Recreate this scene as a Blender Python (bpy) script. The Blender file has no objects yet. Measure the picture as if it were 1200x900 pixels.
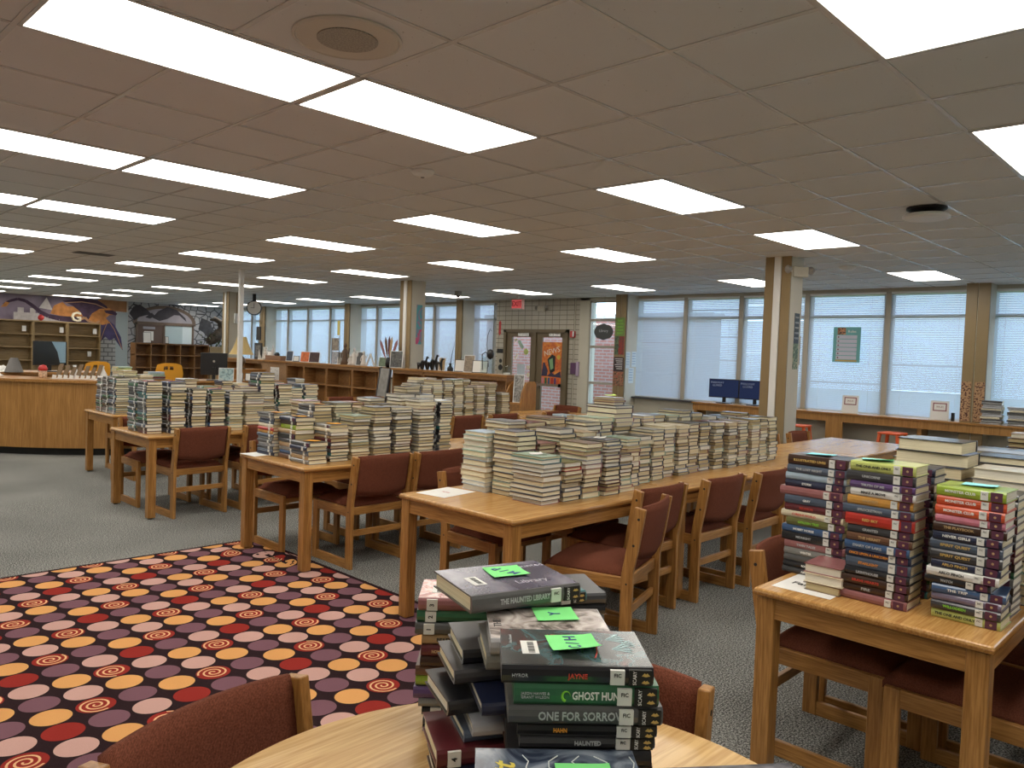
import bpy, bmesh, math, random
from mathutils import Vector, Matrix
PI=math.pi
rnd=random.Random(7)
SC=bpy.context.scene
COL=SC.collection
U=0.6096           # ceiling tile
H=2.77             # ceiling height
HT=0.72            # table height
# ------------------------------------------------------------------ materials
MATS={}
def newmat(name):
    m=bpy.data.materials.new(name); m.use_nodes=True
    nt=m.node_tree; nt.nodes.clear()
    o=nt.nodes.new('ShaderNodeOutputMaterial'); b=nt.nodes.new('ShaderNodeBsdfPrincipled')
    nt.links.new(b.outputs[0],o.inputs[0]); MATS[name]=m
    return m,nt,b,o
def N(nt,t,**k):
    n=nt.nodes.new(t)
    for a,v in k.items():
        if a in n.inputs: n.inputs[a].default_value=v
        else: setattr(n,a,v)
    return n
def coords(nt,scale=(1,1,1),kind='Object'):
    tc=nt.nodes.new('ShaderNodeTexCoord'); mp=nt.nodes.new('ShaderNodeMapping')
    mp.inputs['Scale'].default_value=scale
    nt.links.new(tc.outputs[kind],mp.inputs[0]); return mp.outputs[0]
def ramp(nt,src,stops):
    r=nt.nodes.new('ShaderNodeValToRGB'); e=r.color_ramp.elements
    while len(e)<len(stops): e.new(0.5)
    for k,(p,c) in enumerate(stops):
        e[k].position=p; e[k].color=(c[0],c[1],c[2],1)
    nt.links.new(src,r.inputs[0]); return r.outputs[0]
def plain(name,c,rough=.6,metal=0,spec=.5,var=0,vs=8,bump=0,coat=0):
    if name in MATS: return MATS[name]
    m,nt,b,o=newmat(name)
    b.inputs['Base Color'].default_value=(*c,1); b.inputs['Roughness'].default_value=rough
    b.inputs['Metallic'].default_value=metal; b.inputs['Specular IOR Level'].default_value=spec
    if coat: b.inputs['Coat Weight'].default_value=coat; b.inputs['Coat Roughness'].default_value=.12
    if var or bump:
        n=N(nt,'ShaderNodeTexNoise',Scale=vs,Detail=4.0); nt.links.new(coords(nt),n.inputs['Vector'])
        if var:
            lo=[x*(1-var) for x in c]; hi=[min(1,x*(1+var)) for x in c]
            nt.links.new(ramp(nt,n.outputs[0],[(.3,lo),(.7,hi)]),b.inputs['Base Color'])
        if bump:
            bp=N(nt,'ShaderNodeBump',Strength=bump,Distance=.01); nt.links.new(n.outputs[0],bp.inputs['Height']); nt.links.new(bp.outputs[0],b.inputs['Normal'])
    return m
def wood(name,c1,c2,axis='x',rough=.35,sc=1.0,bmp=.08):
    m,nt,b,o=newmat(name)
    s={'x':(1.2,22,22),'y':(22,1.2,22),'z':(22,22,1.2)}[axis]
    v=coords(nt,tuple(q*sc for q in s))
    n=N(nt,'ShaderNodeTexNoise',Scale=1.6,Detail=6.0,Roughness=.6); nt.links.new(v,n.inputs['Vector'])
    n2=N(nt,'ShaderNodeTexNoise',Scale=7.0,Detail=3.0); nt.links.new(v,n2.inputs['Vector'])
    mx=N(nt,'ShaderNodeMath',operation='MULTIPLY'); nt.links.new(n.outputs[0],mx.inputs[0]); nt.links.new(n2.outputs[0],mx.inputs[1])
    nt.links.new(ramp(nt,mx.outputs[0],[(.12,c1),(.36,c2)]),b.inputs['Base Color'])
    b.inputs['Roughness'].default_value=rough; b.inputs['Specular IOR Level'].default_value=.45
    bp=N(nt,'ShaderNodeBump',Strength=bmp,Distance=.002); nt.links.new(n2.outputs[0],bp.inputs['Height']); nt.links.new(bp.outputs[0],b.inputs['Normal'])
    return m
OAK1=(.23,.098,.022); OAK2=(.47,.235,.068)
oak={a:wood('oak_'+a,OAK1,OAK2,a) for a in 'xyz'}
top_oak=wood('oak_table_top',(.38,.18,.048),(.60,.34,.115),'x',rough=.24,bmp=.012)
round_oak=wood('pale_oak_table_top',(.52,.31,.12),(.72,.48,.22),'x',rough=.25,sc=.8)
edge_oak=wood('oak_edge_band',(.22,.09,.02),(.40,.19,.05),'x',rough=.25)
desk_oak=wood('golden_oak_panel',(.30,.14,.035),(.46,.235,.07),'z',rough=.4,sc=.6)
shelf_oak=wood('brown_oak_shelving',(.20,.095,.03),(.36,.18,.065),'x',rough=.4)
tan_shelf=wood('tan_shelf_wood',(.24,.16,.07),(.36,.25,.12),'x',rough=.5)
dark_shelf=wood('brown_cubby_wood',(.13,.06,.02),(.25,.12,.045),'x',rough=.5)
def fabric(name,c1,c2):
    m,nt,b,o=newmat(name)
    v=coords(nt)
    n=N(nt,'ShaderNodeTexNoise',Scale=260.0,Detail=2.0); nt.links.new(v,n.inputs['Vector'])
    w=N(nt,'ShaderNodeTexWave',Scale=120.0,Distortion=1.5); nt.links.new(v,w.inputs['Vector'])
    a=N(nt,'ShaderNodeMath',operation='MULTIPLY_ADD'); a.inputs[1].default_value=.35
    nt.links.new(w.outputs['Fac'],a.inputs[0]); nt.links.new(n.outputs[0],a.inputs[2])
    nt.links.new(ramp(nt,a.outputs[0],[(.35,c1),(.95,c2)]),b.inputs['Base Color'])
    b.inputs['Roughness'].default_value=.95; b.inputs['Specular IOR Level'].default_value=.1
    bp=N(nt,'ShaderNodeBump',Strength=.4,Distance=.002); nt.links.new(a.outputs[0],bp.inputs['Height']); nt.links.new(bp.outputs[0],b.inputs['Normal'])
    return m
chair_fab=fabric('russet_woven_fabric',(.080,.025,.014),(.215,.072,.042))
def carpet(name,stops,scale):
    m,nt,b,o=newmat(name); v=coords(nt)
    n=N(nt,'ShaderNodeTexNoise',Scale=scale,Detail=3.0,Roughness=.8); nt.links.new(v,n.inputs['Vector'])
    n2=N(nt,'ShaderNodeTexNoise',Scale=.7,Detail=2.0); nt.links.new(v,n2.inputs['Vector'])
    a=N(nt,'ShaderNodeMath',operation='MULTIPLY_ADD'); a.inputs[1].default_value=.12
    nt.links.new(n2.outputs[0],a.inputs[0]); nt.links.new(n.outputs[0],a.inputs[2])
    nt.links.new(ramp(nt,a.outputs[0],stops),b.inputs['Base Color'])
    b.inputs['Roughness'].default_value=1; b.inputs['Specular IOR Level'].default_value=.05
    bp=N(nt,'ShaderNodeBump',Strength=.5,Distance=.004); nt.links.new(n.outputs[0],bp.inputs['Height']); nt.links.new(bp.outputs[0],b.inputs['Normal'])
    return m
floor_mat=carpet('grey_speckled_carpet',[(.46,(.035,.035,.032)),(.555,(.15,.152,.143)),(.64,(.44,.44,.41))],120)
# ceiling tile with pin holes
m,nt,b,o=newmat('ceiling_tile'); v=coords(nt)
n=N(nt,'ShaderNodeTexVoronoi',Scale=60.0); nt.links.new(v,n.inputs['Vector'])
n2=N(nt,'ShaderNodeTexNoise',Scale=25.0,Detail=4.0); nt.links.new(v,n2.inputs['Vector'])
a=N(nt,'ShaderNodeMath',operation='MULTIPLY_ADD'); a.inputs[1].default_value=.8
nt.links.new(n.outputs['Distance'],a.inputs[0]); nt.links.new(n2.outputs[0],a.inputs[2])
nt.links.new(ramp(nt,a.outputs[0],[(.40,(.30,.29,.27)),(.50,(.70,.715,.71))]),b.inputs['Base Color'])
b.inputs['Roughness'].default_value=.9; b.inputs['Specular IOR Level'].default_value=.15
tile_mat=m
grid_mat=plain('white_painted_grid',(.62,.62,.61),.25,0,.7)
beige=plain('beige_paint',(.56,.52,.42),.6,var=.04,vs=2)
tan_steel=plain('tan_brown_steel',(.27,.19,.09),.45,var=.05,vs=3)
brown_steel=plain('brown_steel',(.15,.11,.06),.45)
white_paint=plain('white_paint',(.78,.78,.76),.45)
black_pl=plain('black_plastic',(.012,.012,.014),.35)
dark_pl=plain('charcoal_plastic',(.05,.05,.055),.4)
white_pap=plain('white_paper',(.80,.79,.76),.8)
chrome=plain('chrome',(.7,.7,.7),.2,1)
red_pl=plain('red_plastic',(.5,.03,.03),.35)
orange_st=plain('orange_steel',(.75,.11,.02),.4)
yellow_pl=plain('golden_yellow_plastic',(.78,.36,.03),.4)
kick=plain('black_kick_base',(.01,.01,.01),.6)
def emis(name,c,s):
    m,nt,b,o=newmat(name); nt.nodes.remove(b)
    e=N(nt,'ShaderNodeEmission'); e.inputs[0].default_value=(*c,1); e.inputs[1].default_value=s
    nt.links.new(e.outputs[0],o.inputs[0]); return m
LIGHT=8.6
# troffer diffuser: prismatic lens with the tubes glowing through
m,nt,b,o=newmat('prismatic_diffuser'); nt.nodes.remove(b)
v=coords(nt); sx=N(nt,'ShaderNodeSeparateXYZ'); nt.links.new(v,sx.inputs[0])
mm=N(nt,'ShaderNodeMath',operation='MULTIPLY'); mm.inputs[1].default_value=2*PI/.27; nt.links.new(sx.outputs[1],mm.inputs[0])
cc=N(nt,'ShaderNodeMath',operation='COSINE'); nt.links.new(mm.outputs[0],cc.inputs[0])
mr=N(nt,'ShaderNodeMapRange'); mr.inputs[1].default_value=-1; mr.inputs[2].default_value=1; mr.inputs[3].default_value=LIGHT*.72; mr.inputs[4].default_value=LIGHT*1.25
nt.links.new(cc.outputs[0],mr.inputs[0])
e=N(nt,'ShaderNodeEmission'); e.inputs[0].default_value=(1,.95,.86,1); nt.links.new(mr.outputs[0],e.inputs[1]); nt.links.new(e.outputs[0],o.inputs[0])
diff_mat=m
# glass: clear with a faint sheen
m,nt,b,o=newmat('clear_glass'); nt.nodes.remove(b)
t=N(nt,'ShaderNodeBsdfTransparent'); t.inputs[0].default_value=(.90,.95,.95,1); g=N(nt,'ShaderNodeBsdfGlossy',Roughness=.03)
x=N(nt,'ShaderNodeMixShader'); x.inputs[0].default_value=.07
nt.links.new(t.outputs[0],x.inputs[1]); nt.links.new(g.outputs[0],x.inputs[2]); nt.links.new(x.outputs[0],o.inputs[0])
glass=m
# blind slats
m,nt,b,o=newmat('white_blind_slat'); nt.nodes.remove(b)
d=N(nt,'ShaderNodeBsdfDiffuse'); d.inputs[0].default_value=(.66,.67,.68,1); t=N(nt,'ShaderNodeBsdfTranslucent'); t.inputs[0].default_value=(.74,.79,.86,1)
x=N(nt,'ShaderNodeMixShader'); x.inputs[0].default_value=.5
nt.links.new(d.outputs[0],x.inputs[1]); nt.links.new(t.outputs[0],x.inputs[2]); nt.links.new(x.outputs[0],o.inputs[0])
slat_mat=m
def bricks(name,c1,c2,mortar,w,h,ms,axis,off=.5,rough=.6):
    m,nt,b,o=newmat(name)
    tc=nt.nodes.new('ShaderNodeTexCoord'); sp=nt.nodes.new('ShaderNodeSeparateXYZ'); cb=nt.nodes.new('ShaderNodeCombineXYZ')
    nt.links.new(tc.outputs['Object'],sp.inputs[0]); nt.links.new(sp.outputs[{'x':0,'y':1}[axis]],cb.inputs[0]); nt.links.new(sp.outputs[2],cb.inputs[1])
    k=N(nt,'ShaderNodeTexBrick'); k.offset=off
    k.inputs['Color1'].default_value=(*c1,1);k.inputs['Color2'].default_value=(*c2,1);k.inputs['Mortar'].default_value=(*mortar,1)
    k.inputs['Scale'].default_value=1; k.inputs['Brick Width'].default_value=w; k.inputs['Row Height'].default_value=h; k.inputs['Mortar Size'].default_value=ms
    nt.links.new(cb.outputs[0],k.inputs['Vector']); nt.links.new(k.outputs[0],b.inputs['Base Color']); b.inputs['Roughness'].default_value=rough
    return m
tile_wall=bricks('cream_glazed_block',(.44,.40,.32),(.47,.43,.35),(.12,.10,.08),.205,.105,.006,'y',off=0,rough=.35)
brick_mat=bricks('red_brick',(.42,.15,.11),(.50,.20,.15),(.45,.36,.32),.22,.075,.012,'y')
# ------------------------------------------------------------------ mesh building
class MB:
    def __init__(s): s.v=[]; s.f=[]; s.m=[]
    def add(s,vs,fs,mi=0,M=None):
        o=len(s.v)
        s.v+= [tuple(M@Vector(q)) for q in vs] if M is not None else [tuple(q) for q in vs]
        for f in fs: s.f.append(tuple(i+o for i in f)); s.m.append(mi)
        return s
    def box(s,x0,x1,y0,y1,z0,z1,mi=0,M=None):
        vs=[(x0,y0,z0),(x1,y0,z0),(x1,y1,z0),(x0,y1,z0),(x0,y0,z1),(x1,y0,z1),(x1,y1,z1),(x0,y1,z1)]
        return s.add(vs,[(3,2,1,0),(4,5,6,7),(0,1,5,4),(1,2,6,5),(2,3,7,6),(3,0,4,7)],mi,M)
    def prism(s,poly,a,b,axis='z',mi=0,M=None):
        n=len(poly)
        def P(p,t): return {'z':(p[0],p[1],t),'x':(t,p[0],p[1]),'y':(p[0],t,p[1])}[axis]
        vs=[P(p,a) for p in poly]+[P(p,b) for p in poly]
        fs=[tuple(range(n-1,-1,-1)),tuple(range(n,2*n))]+[(i,(i+1)%n,n+(i+1)%n,n+i) for i in range(n)]
        return s.add(vs,fs,mi,M)
    def lathe(s,prof,c=(0,0,0),n=20,mi=0,M=None,ax='z'):
        vs=[];fs=[]
        for r,z in prof:
            for k in range(n):
                a=2*PI*k/n; q=(r*math.cos(a),r*math.sin(a),z)
                if ax=='x': q=(q[2],q[0],q[1])
                if ax=='y': q=(q[0],q[2],q[1])
                vs.append((c[0]+q[0],c[1]+q[1],c[2]+q[2]))
        for i in range(len(prof)-1):
            for k in range(n): fs.append((i*n+k,i*n+(k+1)%n,(i+1)*n+(k+1)%n,(i+1)*n+k))
        fs.append(tuple(range(n-1,-1,-1))); fs.append(tuple((len(prof)-1)*n+k for k in range(n)))
        return s.add(vs,fs,mi,M)
    def tube(s,pts,r,n=8,mi=0,M=None):
        pts=[Vector(p) for p in pts]; vs=[];fs=[]
        for i,p in enumerate(pts):
            d=(pts[min(i+1,len(pts)-1)]-pts[max(i-1,0)]).normalized()
            u=d.orthogonal().normalized() if i==0 else (u-d*u.dot(d)).normalized()
            w=d.cross(u); rr=r[i] if isinstance(r,(list,tuple)) else r
            for k in range(n):
                a=2*PI*k/n; vs.append(p+u*math.cos(a)*rr+w*math.sin(a)*rr)
        for i in range(len(pts)-1):
            for k in range(n): fs.append((i*n+k,i*n+(k+1)%n,(i+1)*n+(k+1)%n,(i+1)*n+k))
        fs.append(tuple(range(n-1,-1,-1))); fs.append(tuple((len(pts)-1)*n+k for k in range(n)))
        return s.add(vs,fs,mi,M)
    def mesh(s,name,mats,bevel=0,seg=2,smooth=False,angle=.6):
        me=bpy.data.meshes.new(name); me.from_pydata(s.v,[],s.f)
        if not isinstance(mats,(list,tuple)): mats=[mats]
        for m in mats: me.materials.append(m)
        me.polygons.foreach_set('material_index',s.m)
        if bevel or smooth:
            bm=bmesh.new(); bm.from_mesh(me); bmesh.ops.recalc_face_normals(bm,faces=bm.faces)
            if bevel:
                ed=[e for e in bm.edges if len(e.link_faces)==2 and e.calc_face_angle(0)>angle]
                bmesh.ops.bevel(bm,geom=ed,offset=bevel,segments=seg,profile=.5,affect='EDGES',clamp_overlap=True)
            bm.to_mesh(me); bm.free()
            if smooth:
                for p in me.polygons: p.use_smooth=True
        return me
    def build(s,name,mats,parent=None,loc=None,rz=None,**k):
        o=bpy.data.objects.new(name,s.mesh(name,mats,**k)); COL.objects.link(o)
        if parent is not None: o.parent=parent
        if loc is not None: o.location=loc
        if rz is not None: o.rotation_euler=(0,0,rz)
        return o
def B(*a,**k): return MB().box(*a,**k)
LABELS={}
def tag(o,label,cat,group=None,kind=None):
    if label: o['label']=label; LABELS.setdefault(label,[]).append(o.name)
    if cat: o['category']=cat
    if group: o['group']=group
    if kind: o['kind']=kind
    return o
def struct(o,label=None): o['kind']='structure'; (label and tag(o,label,None)); return o
def thing(name,label,cat,loc=(0,0,0),rz=0,group=None):
    o=bpy.data.objects.new(name,None); COL.objects.link(o); o.location=loc; o.rotation_euler=(0,0,rz); o.empty_display_size=.1
    return tag(o,label,cat,group)
def copy_tree(o,parent=None):
    c=o.copy(); COL.objects.link(c)
    if parent is not None: c.parent=parent
    for ch in o.children: copy_tree(ch,c)
    return c
def text_mesh(s,size,ext=.0006,font=None,bold=0,align='CENTER',shear=0):
    cu=bpy.data.curves.new('t','FONT'); cu.body=s; cu.size=size; cu.extrude=ext; cu.align_x=align; cu.align_y='CENTER'; cu.offset=bold; cu.shear=shear; cu.resolution_u=2
    ob=bpy.data.objects.new('t',cu); COL.objects.link(ob)
    dg=bpy.context.evaluated_depsgraph_get(); dg.update()
    me=bpy.data.meshes.new_from_object(ob.evaluated_get(dg)); bpy.data.objects.remove(ob); bpy.data.curves.remove(cu)
    return me
def text(s,size,mat,parent,M,name='lettering',width=None,**k):
    """lettering lies in its local xy plane facing +z, placed by matrix M in the parent's space"""
    me=text_mesh(s,size,**k); me.name=name
    if width:
        xs=[v.co.x for v in me.vertices]; w=max(xs)-min(xs) if xs else 1
        for v in me.vertices: v.co.x*=width/w
    me.materials.clear(); me.materials.append(mat)
    o=bpy.data.objects.new(name,me); COL.objects.link(o); o.parent=parent; o.matrix_local=M; return o
def face_minus_x(x,y,z): return Matrix.Translation((x,y,z))@Matrix(((0,0,-1,0),(-1,0,0,0),(0,1,0,0),(0,0,0,1)))
def face_minus_y(x,y,z): return Matrix.Translation((x,y,z))@Matrix(((1,0,0,0),(0,0,-1,0),(0,1,0,0),(0,0,0,1)))
# ------------------------------------------------------------------ camera
cam=bpy.data.cameras.new('camera'); co=bpy.data.objects.new('camera',cam); COL.objects.link(co); SC.camera=co
cam.sensor_fit='HORIZONTAL'; cam.sensor_width=36; cam.lens=910.595/1200*36; cam.clip_end=200; cam.clip_start=.05
yaw,pitch,roll=.802564192,-.0387519727,.0360237674
fw=Vector((math.sin(yaw)*math.cos(pitch),math.cos(yaw)*math.cos(pitch),math.sin(pitch)))
rt=Vector((math.cos(yaw),-math.sin(yaw),0)); up=rt.cross(fw)
r2=rt*math.cos(roll)+up*math.sin(roll); u2=r2.cross(fw)
co.matrix_world=Matrix(((r2.x,u2.x,-fw.x,-2.0572),(r2.y,u2.y,-fw.y,-2.9932),(r2.z,u2.z,-fw.z,1.5405),(0,0,0,1)))
# ------------------------------------------------------------------ world
w=bpy.data.worlds.new('world'); SC.world=w; w.use_nodes=True; nt=w.node_tree
bg=nt.nodes['Background']; bg.inputs[0].default_value=(.60,.75,1,1); bg.inputs[1].default_value=6.8
SC.view_settings.view_transform='Standard'; SC.view_settings.look='None'; SC.view_settings.gamma=1; SC.view_settings.exposure=0
SC.view_settings.use_curve_mapping=False
# ------------------------------------------------------------------ room shell
X0,X1,Y0,Y1=-6.2,10.9,-7.4,23.2
WX=10.72   # glass line of the window wall
struct(B(X0,X1+.3,Y0,Y1+.3,-.1,0).build('floor',floor_mat),'grey speckled commercial carpet floor')
struct(B(X0,X1+.3,Y0,Y1+.3,H,H+.1).build('ceiling',tile_mat),'suspended ceiling of square fissured tiles')
g=MB()
i=math.ceil(X0/U)
while i*U<X1: g.box(i*U-.012,i*U+.012,Y0,Y1,H-.004,H-.0005); i+=1
i=math.ceil(Y0/U)
while i*U<Y1: g.box(X0,X1,i*U-.011,i*U+.011,H-.0035,H-.0006); i+=1
struct(g.build('trim_1',grid_mat),'thin painted metal grid between the ceiling tiles')
struct(B(X0-.15,X0,Y0,Y1,0,H).build('wall_left',beige))
struct(B(X0,X1,Y0-.15,Y0,0,H).build('wall_front',beige))
struct(B(X0,X1+.3,Y1,Y1+.2,0,H).build('wall_back',beige),'far painted wall')
# window wall: sill wall, piers, header, window bays
sw=MB(); 
for a,b_ in ((Y0,6.2),(9.9,Y1)): sw.box(WX-.05,WX+.2,a,b_,0,.76)
sw.box(WX-.02,WX+.2,Y0,7.42,H-.06,H); sw.box(WX-.02,WX+.2,9.9,Y1,H-.06,H)
struct(sw.build('wall_right',beige),'low beige wall under the row of windows')
struct(MB().box(WX-.16,WX+.02,Y0,6.0,.76,.79).box(WX-.16,WX+.02,10.0,Y1,.76,.79).build('trim_2',dark_pl),'dark window sill ledge')
tw=MB().box(WX,WX+.2,7.42,7.70,0,H).box(WX,WX+.2,9.62,9.92,0,H).box(WX,WX+.2,7.70,9.62,2.10,H)
struct(tw.build('wall_door',tile_wall),'cream glazed block wall around the double doors')
wcol=plain('mullion_paint',(.42,.38,.31),.5)
# mullion positions along y and piers
win_n=0
def blind(y0,y1,z0,z1,tilt=64,messy=0):
    mb=MB(); n=int((z1-z0)/.0245); rr=random.Random(int(y0*100))
    ca,sa=math.cos(math.radians(tilt)),math.sin(math.radians(tilt))
    for k in range(n):
        z=z1-.03-k*.0245; t=0
        if messy and rr.random()<messy: t=rr.uniform(-.012,.006)
        w=.0125; a=(WX-.035-w*ca, z-w*sa+t); c=(WX-.035+w*ca, z+w*sa)
        mb.add([(a[0],y0,a[1]),(c[0],y0,c[1]),(c[0],y1,c[1]),(a[0],y1,a[1]),
                (a[0]-.0006,y0,a[1]+.001),(c[0]-.0006,y0,c[1]+.001),(c[0]-.0006,y1,c[1]+.001),(a[0]-.0006,y1,a[1]+.001)],
               [(3,2,1,0),(4,5,6,7),(0,1,5,4),(1,2,6,5),(2,3,7,6),(3,0,4,7)])
    return mb
def window(y0,y1,z0=.79,z1=2.71,blinds=True,bars=(2.33,),messy=0,zb=None,label=None):
    global win_n; win_n+=1
    fr=MB().box(WX-.01,WX+.07,y0,y0+.035,z0,z1).box(WX-.01,WX+.07,y1-.035,y1,z0,z1).box(WX-.01,WX+.07,y0,y1,z0,z0+.04).box(WX-.01,WX+.07,y0,y1,z1-.04,z1)
    for zb_ in bars: fr.box(WX,WX+.06,y0,y1,zb_-.025,zb_+.025)
    w_=struct(fr.build('window_%d'%win_n,wcol),label)
    MB().box(WX+.025,WX+.031,y0+.03,y1-.03,z0+.03,z1-.03).build('pane',glass,w_)
    if blinds:
        t=thing('window_blind','white slatted window blind, number %d counting from the right end'%win_n,'window blind',(WX-.035,(y0+y1)/2,z1),0,'slatted blinds along the window wall')
        zb=zb or z0+.02
        s_=blind(y0+.006,y1-.006,zb,z1-.03,messy=messy); 
        o=s_.build('slats',slat_mat,t); o.location=(-(WX-.035),-(y0+y1)/2,-z1)
        MB().box(-.02,.02,-(y1-y0)/2+.006,(y1-y0)/2-.006,-.035,0).build('headrail',white_paint,t)
        MB().box(-.012,.012,-(y1-y0)/2+.05,(y1-y0)/2-.05,zb-z1-.012,zb-z1+.008).build('bottom_rail',white_paint,t)
        c=MB()
        for q in (.14,.86):
            yy=(q-.5)*(y1-y0-.1); c.tube([(-.016,yy,-.02),(-.016,yy,zb-z1)],.0022,5)
        c.build('ladder_cord',white_paint,t)
        WB.append((t,(y0+y1)/2))
    return w_
WB=[]
ms=[-6.4,-5.2,-4.0,-2.8,-1.5,-.20]   # off to the right, hidden mostly
def run(edges,**k):
    for a,b_ in zip(edges[:-1],edges[1:]): window(a+.035,b_-.035,**k)
    for e_ in edges[1:-1]:
        mul.box(WX-.055,WX+.02,e_-.038,e_+.038,.79,H-.06)
mul=MB()
run([-5.0,-3.7,-2.45,-1.3,-.1])
run([.02,1.25,2.53,3.72,4.85,6.02],messy=.05)
window(6.28,7.16,.1,2.70,blinds=False,bars=(1.0,1.75,2.3),label='narrow window beside the doors with brick outside')
run([9.95,10.78],messy=.0)
run([10.78,12.12,13.3,14.54,15.45])
run([15.45,16.85,18.08,19.24,20.2])
run([20.2,21.6,23.1])
struct(mul.build('trim_3',wcol),'painted mullion posts between the windows')
# piers on the window wall
def pier(y0,y1,xf,mats,split=True,name='pier'):
    mb=MB().box(xf,WX+.15,y0,y1,0,H,0)
    mb.box(xf-.012,xf+.02,y0,(y0+y1)/2-.006,0,H,1).box(xf-.012,xf+.02,(y0+y1)/2+.006,y1,0,H,1)
    return mb.build(name,mats)
PIER=[(-.20,.10,10.36),(5.93,6.19,10.30),(10.65,10.86,10.30),(15.29,15.54,10.30),(20.0,20.35,10.3)]
for k,(a,b_,xf) in enumerate(PIER):
    struct(pier(a,b_,xf,[beige,tan_steel],name='trim_%d'%(k+4)),'brown clad pier standing between the windows')
struct(B(WX-.02,WX+.2,7.16,7.42,0,H).build('wall_pier',beige))
struct(B(X1,X1+.3,Y0,Y1,H-.0,H+.05).build('trim_20',beige))
# free standing pillars
for k,(x,y) in enumerate([(6.7,1.1),(6.7,8.0),(6.7,14.9)]):
    mb=MB().box(x-.155,x+.155,y-.155,y+.155,0,H,0)
    mb.box(x-.172,x-.15,y-.155,y-.045,0,H,1).box(x-.172,x-.15,y+.05,y+.155,0,H,1).box(x-.185,x-.15,y-.04,y+.04,0,H,2)
    struct(mb.build('trim_%d'%(k+10),[beige,tan_steel,white_paint]),'square beige pillar with brown steel channels')
# ------------------------------------------------------------------ outside
struct(B(11.3,60,-30,50,-.35,-.3).build('ground',plain('grass_outside',(.10,.17,.05),.9,var=.3,vs=1.5)),'ground outside the windows')
t=thing('brick_wing','red brick wall of the building outside the doors','building',(12.6,9.0,-.3))
MB().box(0,.4,-3.6,3.2,0,2.75).build('wall',brick_mat,t); MB().box(-.05,.45,-3.65,3.25,2.75,2.85).build('coping',white_paint,t)
# ------------------------------------------------------------------ ceiling lights
def make_light():
    t=thing('ceiling_light','x','ceiling light')
    f=MB(); a,b_=1.2,.6
    f.box(-a/2,a/2,-b_/2,-b_/2+.016,-.008,.0).box(-a/2,a/2,b_/2-.016,b_/2,-.008,0).box(-a/2,-a/2+.016,-b_/2,b_/2,-.008,0).box(a/2-.016,a/2,-b_/2,b_/2,-.008,0)
    f.build('frame',grid_mat,t)
    MB().box(-a/2+.016,a/2-.016,-b_/2+.016,b_/2-.016,-.005,-.001).build('diffuser',diff_mat,t)
    return t
L0=make_light(); first=True
us=[-6,-2,0,4,8,14]; vs_=list(range(-8,37,4))  # leftmost file stands out of view, added for brightness
for i,u in enumerate(us):
    for j,v_ in enumerate(vs_):
        o=L0 if first else copy_tree(L0); first=False
        o.location=((u+1)*U,(v_+.5)*U,H)
        col=['outermost left','left outer','left inner','middle','right of middle','window side'][i]
        tag(o,'bright rectangular ceiling light panel, %s file, row %d counting away from the camera'%(col,j+1),'ceiling light','ceiling light panels')
# ------------------------------------------------------------------ tables
def make_table(L=1.53,W=.91):
    t=thing('library_table','x','table')
    MB().box(0,L,0,W,HT-.028,HT).build('tabletop',[top_oak],t,bevel=.010,seg=3)
    MB().box(-.001,L+.001,-.001,W+.001,HT-.026,HT-.010).build('edge_band',[edge_oak],t,bevel=.004,seg=2)
    for y in (.02,W-.042): MB().box(.075,L-.075,y,y+.022,HT-.105,HT-.028).build('apron',oak['x'],t,bevel=.002,seg=1)
    for x in (.02,L-.042): MB().box(x,x+.022,.075,W-.075,HT-.105,HT-.028).build('end_apron',oak['y'],t,bevel=.002,seg=1)
    for x in (.012,L-.078):
        for y in (.012,W-.078):
            l=MB().box(x,x+.066,y,y+.066,.012,HT-.028).build('leg',oak['z'],t,bevel=.004,seg=2)
            MB().lathe([(.02,0),(.02,.013)],(x+.033,y+.033,0),12).build('glide',black_pl,l)
            cx=x+.066 if x<L/2 else x-.03; cy=y+.066 if y<W/2 else y-.03
            MB().box(cx,cx+.03,cy,cy+.03,HT-.10,HT-.03).build('corner_bracket',black_pl,l)
    return t
T0=make_table(); used=False
T_E=make_table(1.53,.77)
def table(x,y,label,proto=None,grp='oblong oak library tables'):
    global used
    if proto is not None: o=proto
    elif not used: o=T0; used=True
    else: o=copy_tree(T0)
    o.location=(x,y,0); tag(o,label,'table',grp); return o
YA,YB,YC,YD,YE=5.90,3.82,1.60,-.38,-2.46
table(.69,YD,'oak library table of cream edged stacks, its near left corner bare with a paper')
table(2.235,YD,'oak library table in the middle row, two chair backs tucked along its front')
table(3.78,YD,'oak library table whose near end carries the last stacks, before the empty shiny top')
table(5.325,YD,'empty oak library table with a shiny top near the pillar')
table(.72,YC,'oak library table standing on the rug corner, stacked with notes tagged books')
table(2.265,YC,'oak library table behind the rug corner table, mostly hidden by book stacks')
table(3.81,YC,'oak library table with red spined books laid on it, behind the big centre stacks')
table(5.355,YC,'oak library table nearest the sill wall in the third row, behind the tallest stack')
table(.55,YB,'oak library table with tall dark spined stacks at the left')
table(2.095,YB,'oak library table in the fourth row hidden behind the stacks and chair backs')
table(3.64,YB,'oak library table carrying the even row of low stacks before the long bookcase')
table(5.185,YB,'oak library table at the far end before the curved stand')
table(.97,YA,'farthest oak library table at the left, beside the circulation desk')
table(2.515,YA,'oak library table beyond the farthest left one, behind stacks')
table(4.06,YA,'oak library table before the bookcase, two chair backs behind it')
table(.60,YE,'oak library table at the right front with glossy spined stacks',T_E,'oblong oak library tables')
o=copy_tree(T_E); o.location=(2.15,YE,0); tag(o,'oak library table behind the right front table, under the large open stacks','table','oblong oak library tables')
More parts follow.
